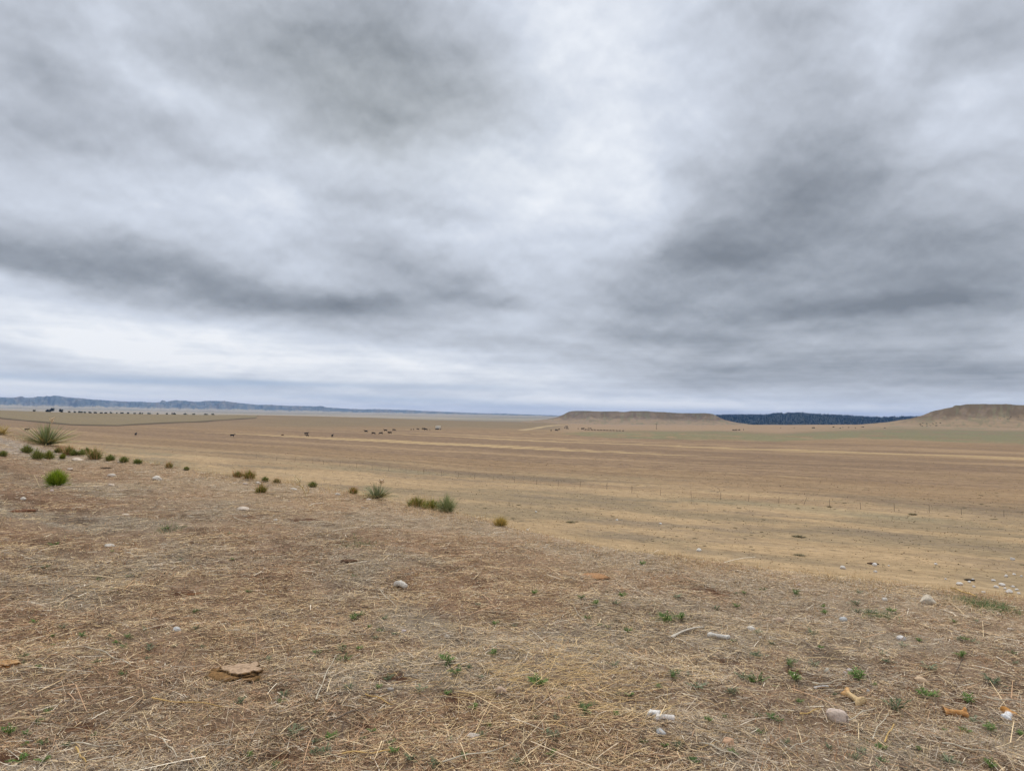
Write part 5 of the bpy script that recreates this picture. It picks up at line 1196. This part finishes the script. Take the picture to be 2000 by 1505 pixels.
# ------------------------------------------------------------------ litter of the knoll: straw, dry grass, green grass
def scatter(n, r0, r1, pw, rg, az0=-RAD(58), az1=RAD(58)):
    n = int(n * 58 / 43)
    """points with density falling as r**-pw"""
    u_ = rg.random(n); e = 2 - pw
    if abs(e) < 1e-6: r = r0 * (r1 / r0) ** u_
    else: r = (r0 ** e + u_ * (r1 ** e - r0 ** e)) ** (1 / e)
    a = rg.uniform(az0, az1, n)
    return np.sin(a) * r, np.cos(a) * r, r, a
def hsv_var(c, rg, k=.22): return c * rg.uniform(1 - k, 1 + k, (len(c), 1))
PAL = np.array([C3(222, 197, 156), C3(200, 179, 150), C3(174, 158, 138), C3(186, 150, 116), C3(134, 112, 92), C3(74, 60, 50), C3(234, 220, 196), C3(214, 184, 138)])
def patchcol(x, y, rg):
    n = len(x); az_ = np.arctan2(x, y); lipw = sstep(.55, .95, np.hypot(x, y) / edge_r(az_))
    red = sstep(.47, .62, fbm(x * .8, y * .8, 4, 41)); gry = sstep(.52, .38, fbm(x * .8, y * .8, 4, 41)); gold = sstep(.55, .7, fbm(x * .55 + 7, y * .55, 3, 83))
    gold = np.maximum(gold, np.exp(-(((x - GOLD.x) / .55) ** 2 + ((y - GOLD.y) / .55) ** 2)) * 1.0)
    Wt = np.stack([.16 + .25 * gold, .20 + .15 * gry - .1 * red, .20 + .35 * gry - .12 * red, .12 + .35 * red, .14 + .10 * red - .08 * lipw, .10 - .06 * lipw, .05 + .05 * gry, .04 + .22 * gold], 1)
    Wt = np.clip(Wt, .01, None); Wt /= Wt.sum(1, keepdims=True); cs = np.cumsum(Wt, 1)
    k_ = (rg.random(n)[:, None] > cs).sum(1).clip(0, 7)
    return hsv_var(PAL[k_], rg)
GOLD = at(1060, 1330)
rg = np.random.default_rng(11)
def keep_inside(x, y, r, a, over=1.2): return r < edge_r(a) + over
# 1. flat lying straw and chaff
def straw_batch(n, r0, r1, pw, L0, L1, w0, w1, lift, pit, nseg, seed, clump=.35):
    q = np.random.default_rng(seed); x, y, r, a = scatter(n, r0, r1, pw, q)
    n = len(x); cl = fbm(x * 1.9, y * 1.9, 4, 91); k_ = keep_inside(x, y, r, a) & (q.random(n) < (sstep(.30, .52, cl) * (1 - clump) + clump) * (1 - .8 * bare(x, y)))
    x, y, r = x[k_], y[k_], r[k_]; n = len(x)
    z = terrain(x, y) + q.random(n) ** 2 * lift + .001
    L = L0 * (L1 / L0) ** (q.random(n) ** 1.4); w = q.uniform(w0, w1, n) * (1 + .06 * np.maximum(r - 4, 0))
    pt = q.normal(0, pit, n) + .03
    return ribbons(np.stack([x, y, z], 1), q.uniform(0, 6.283, n), L * (1 + .03 * np.maximum(r - 4, 0)), w, pt, -pt * 1.5, patchcol(x, y, q), nseg, .6, q.normal(0, .5, n))
parts = [straw_batch(280000, 2.6, 9, 1.5, .018, .08, .0016, .0038, .012, .12, 1, 1), straw_batch(320000, 5, 27, 1.3, .02, .10, .0018, .0040, .014, .14, 1, 2),
         straw_batch(56000, 2.6, 24, 1.5, .07, .24, .0020, .0042, .022, .10, 3, 3), straw_batch(4200, 2.6, 20, 1.5, .16, .50, .0028, .0056, .03, .07, 3, 4)]
# the golden heap of loose straw
n = 1100; x = GOLD.x + rg.normal(0, .45, n); y = GOLD.y + rg.normal(0, .42, n); z = terrain(x, y) + rg.random(n) * .03 * np.exp(-((x - GOLD.x) ** 2 + (y - GOLD.y) ** 2) / .3)
parts.append(ribbons(np.stack([x, y, z], 1), rg.normal(.25, .7, n), rg.uniform(.06, .26, n), rg.uniform(.0018, .0034, n), rg.normal(.05, .12, n), -.1, hsv_var(np.tile(C3(208, 176, 122), (n, 1)), rg, .25), 3, .6, rg.normal(0, .4, n)))
v_, f_, c_ = None, None, None
def stuff(name, parts, mat, lab):
    quads = join(parts); o = mesh_np(name, quads[0], quads[1], mat, quads[2]); tag(o, lab, None, None, 'stuff'); return o
stuff('straw', parts, straw_mat, 'litter of dry straw and broken stems over the knoll')
# 2. short dry standing grass, matted and reddish in patches, taller and paler along the lip
def grass_batch(n, r0, r1, pw, L0, L1, w, seed, tones, nthr, scale, lip=False, pit=(.5, 1.45), over=1.0):
    q = np.random.default_rng(seed); x, y, r, a = scatter(n, r0, r1, pw, q)
    n = len(x); m = sstep(nthr - .08, nthr + .08, fbm(x * scale + seed, y * scale, 4, seed))
    if lip: m = np.exp(-((r - edge_r(a) + .1) / .75) ** 2) * (.25 + .75 * sstep(.38, .6, fbm(x * 2.0, y * 2.0, 3, 7)))
    m = m * 1.0
    k_ = keep_inside(x, y, r, a, over) & (q.random(n) < m * (1 - .85 * bare(x, y)))
    x, y, r = x[k_], y[k_], r[k_]; n = len(x); z = terrain(x, y) - .002
    t_ = q.random((n, 1)); c_ = tones[0] * (1 - t_) + tones[1] * t_
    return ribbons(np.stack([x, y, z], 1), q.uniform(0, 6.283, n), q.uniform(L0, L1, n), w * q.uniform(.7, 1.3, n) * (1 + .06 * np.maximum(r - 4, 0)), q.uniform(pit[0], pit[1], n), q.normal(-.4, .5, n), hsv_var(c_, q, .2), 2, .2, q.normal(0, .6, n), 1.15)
stuff('dry_grass', [grass_batch(100000, 2.6, 26, 1.5, .015, .05, .0020, 101, (C3(168, 130, 102), C3(196, 158, 124)), .52, .8, pit=(.2, 1.3)),
    grass_batch(70000, 2.6, 26, 1.5, .02, .07, .0020, 102, (C3(194, 164, 118), C3(212, 188, 142)), .49, .9, pit=(.3, 1.4)),
    grass_batch(70000, 2.6, 22, 1.5, .025, .07, .0022, 107, (C3(170, 124, 88), C3(204, 152, 104)), .66, 3.2, pit=(.6, 1.5)),
    grass_batch(90000, 2.6, 24, 1.4, .03, .08, .0020, 108, (C3(184, 160, 122), C3(214, 192, 152)), .62, 2.6, pit=(.6, 1.5)),
    grass_batch(14000, 2.6, 24, 1.4, .06, .14, .0020, 103, (C3(176, 146, 108), C3(206, 180, 136)), .56, 1.6, pit=(.8, 1.5)),
    grass_batch(240000, 6, 25, 1.0, .03, .13, .0026, 104, (C3(186, 158, 116), C3(216, 188, 142)), .5, 1.0, True, (.7, 1.5), 1.6)], straw_mat, 'short dry tan grass standing over the knoll and along its lip')
# 3. sparse fresh green grass
gp = [grass_batch(100000, 2.6, 25, 1.5, .012, .035, .0022, 105, (C3(104, 112, 86), C3(144, 148, 112)), .53, 1.1, pit=(.3, 1.3)), grass_batch(16000, 2.6, 22, 1.5, .015, .04, .0026, 106, (C3(86, 104, 62), C3(126, 146, 86)), .62, 1.9, pit=(.3, 1.3))]
for (px, py, w, h, n) in ((1930, 1183, 110, 34, 1700), (1715, 1203, 70, 20, 420), (700, 1062, 80, 16, 360), (330, 1034, 60, 14, 220), (1300, 1212, 50, 14, 240)):
    p = at(px, py); m_ = span(p); rx = w * m_ * .5; ry = rx * 1.3
    x = p.x + rg.normal(0, .5, n) * rx; y = p.y + rg.normal(0, .5, n) * ry
    gp.append(ribbons(np.stack([x, y, terrain(x, y)], 1), rg.uniform(0, 6.28, n), rg.uniform(.02, .06, n), .0034, rg.uniform(.4, 1.4, n), -.5, C3(104, 122, 76)[None] * rg.uniform(.7, 1.45, (n, 1)), 2, .2, rg.normal(0, .6, n)))
stuff('grass', gp, leaf_mat, 'thin fresh green grass coming up through the straw')
# 4. low tussocks of grazed grass on the field below
n = 120000; q = np.random.default_rng(900)
x, y, r, a = scatter(n, 28, 330, 1.45, q, -RAD(50), RAD(50))
k_ = (r > edge_r(a) + 14) & (q.random(len(r)) < sstep(300, 90, r)) & (q.random(len(r)) < .25 + .75 * sstep(.35, .62, fbm(x / 6.0, y / 2.6, 4, 121)))
x, y, r = x[k_], y[k_], r[k_]; n = len(x)
gt = ground_tone(x, y) * q.uniform(.84, 1.28, (n, 1))
gt = gt * (1 + (q.random((n, 1)) < .25) * np.array([[-.12, .0, -.06]]))
stuff('tussocks', [ribbons(np.stack([x, y, terrain(x, y) - .02], 1), q.uniform(0, 6.283, n), q.uniform(.04, .11, n) * (1 + r / 260), q.uniform(.06, .20, n) * (1 + r / 160), q.uniform(.08, .85, n), -.1, gt, 1, .45, q.normal(0, .3, n))], straw_mat, 'low tussocks of grazed dry grass over the field below the knoll')
HAZE = 6.5e-5

# ------------------------------------------------------------------ haze: the air between here and the far ridge
hz, t, b = new_mat('air_haze'); t.nodes.remove(b)
pv = N(t, 'ShaderNodeVolumePrincipled'); pv.inputs['Color'].default_value = (0.26, 0.50, 1.0, 1); pv.inputs['Density'].default_value = HAZE
pv.inputs['Anisotropy'].default_value = 0.0
t.links.new(pv.outputs[0], t.nodes['Material Output'].inputs['Volume'])
X0, Y0, Y1, Z0, Z1 = 11600.0, -11600.0, 11600.0, -40.0, 160.0
bv = [(sx_, sy_, sz_) for sx_ in (-X0, X0) for sy_ in (Y0, Y1) for sz_ in (Z0, Z1)]
bf = [(0, 1, 3, 2), (4, 6, 7, 5), (0, 4, 5, 1), (2, 3, 7, 6), (0, 2, 6, 4), (1, 5, 7, 3)]
hzo = mesh_np('haze', bv, bf, hz); tag(hzo, 'thin blue air haze over the plain', None, None, 'stuff')
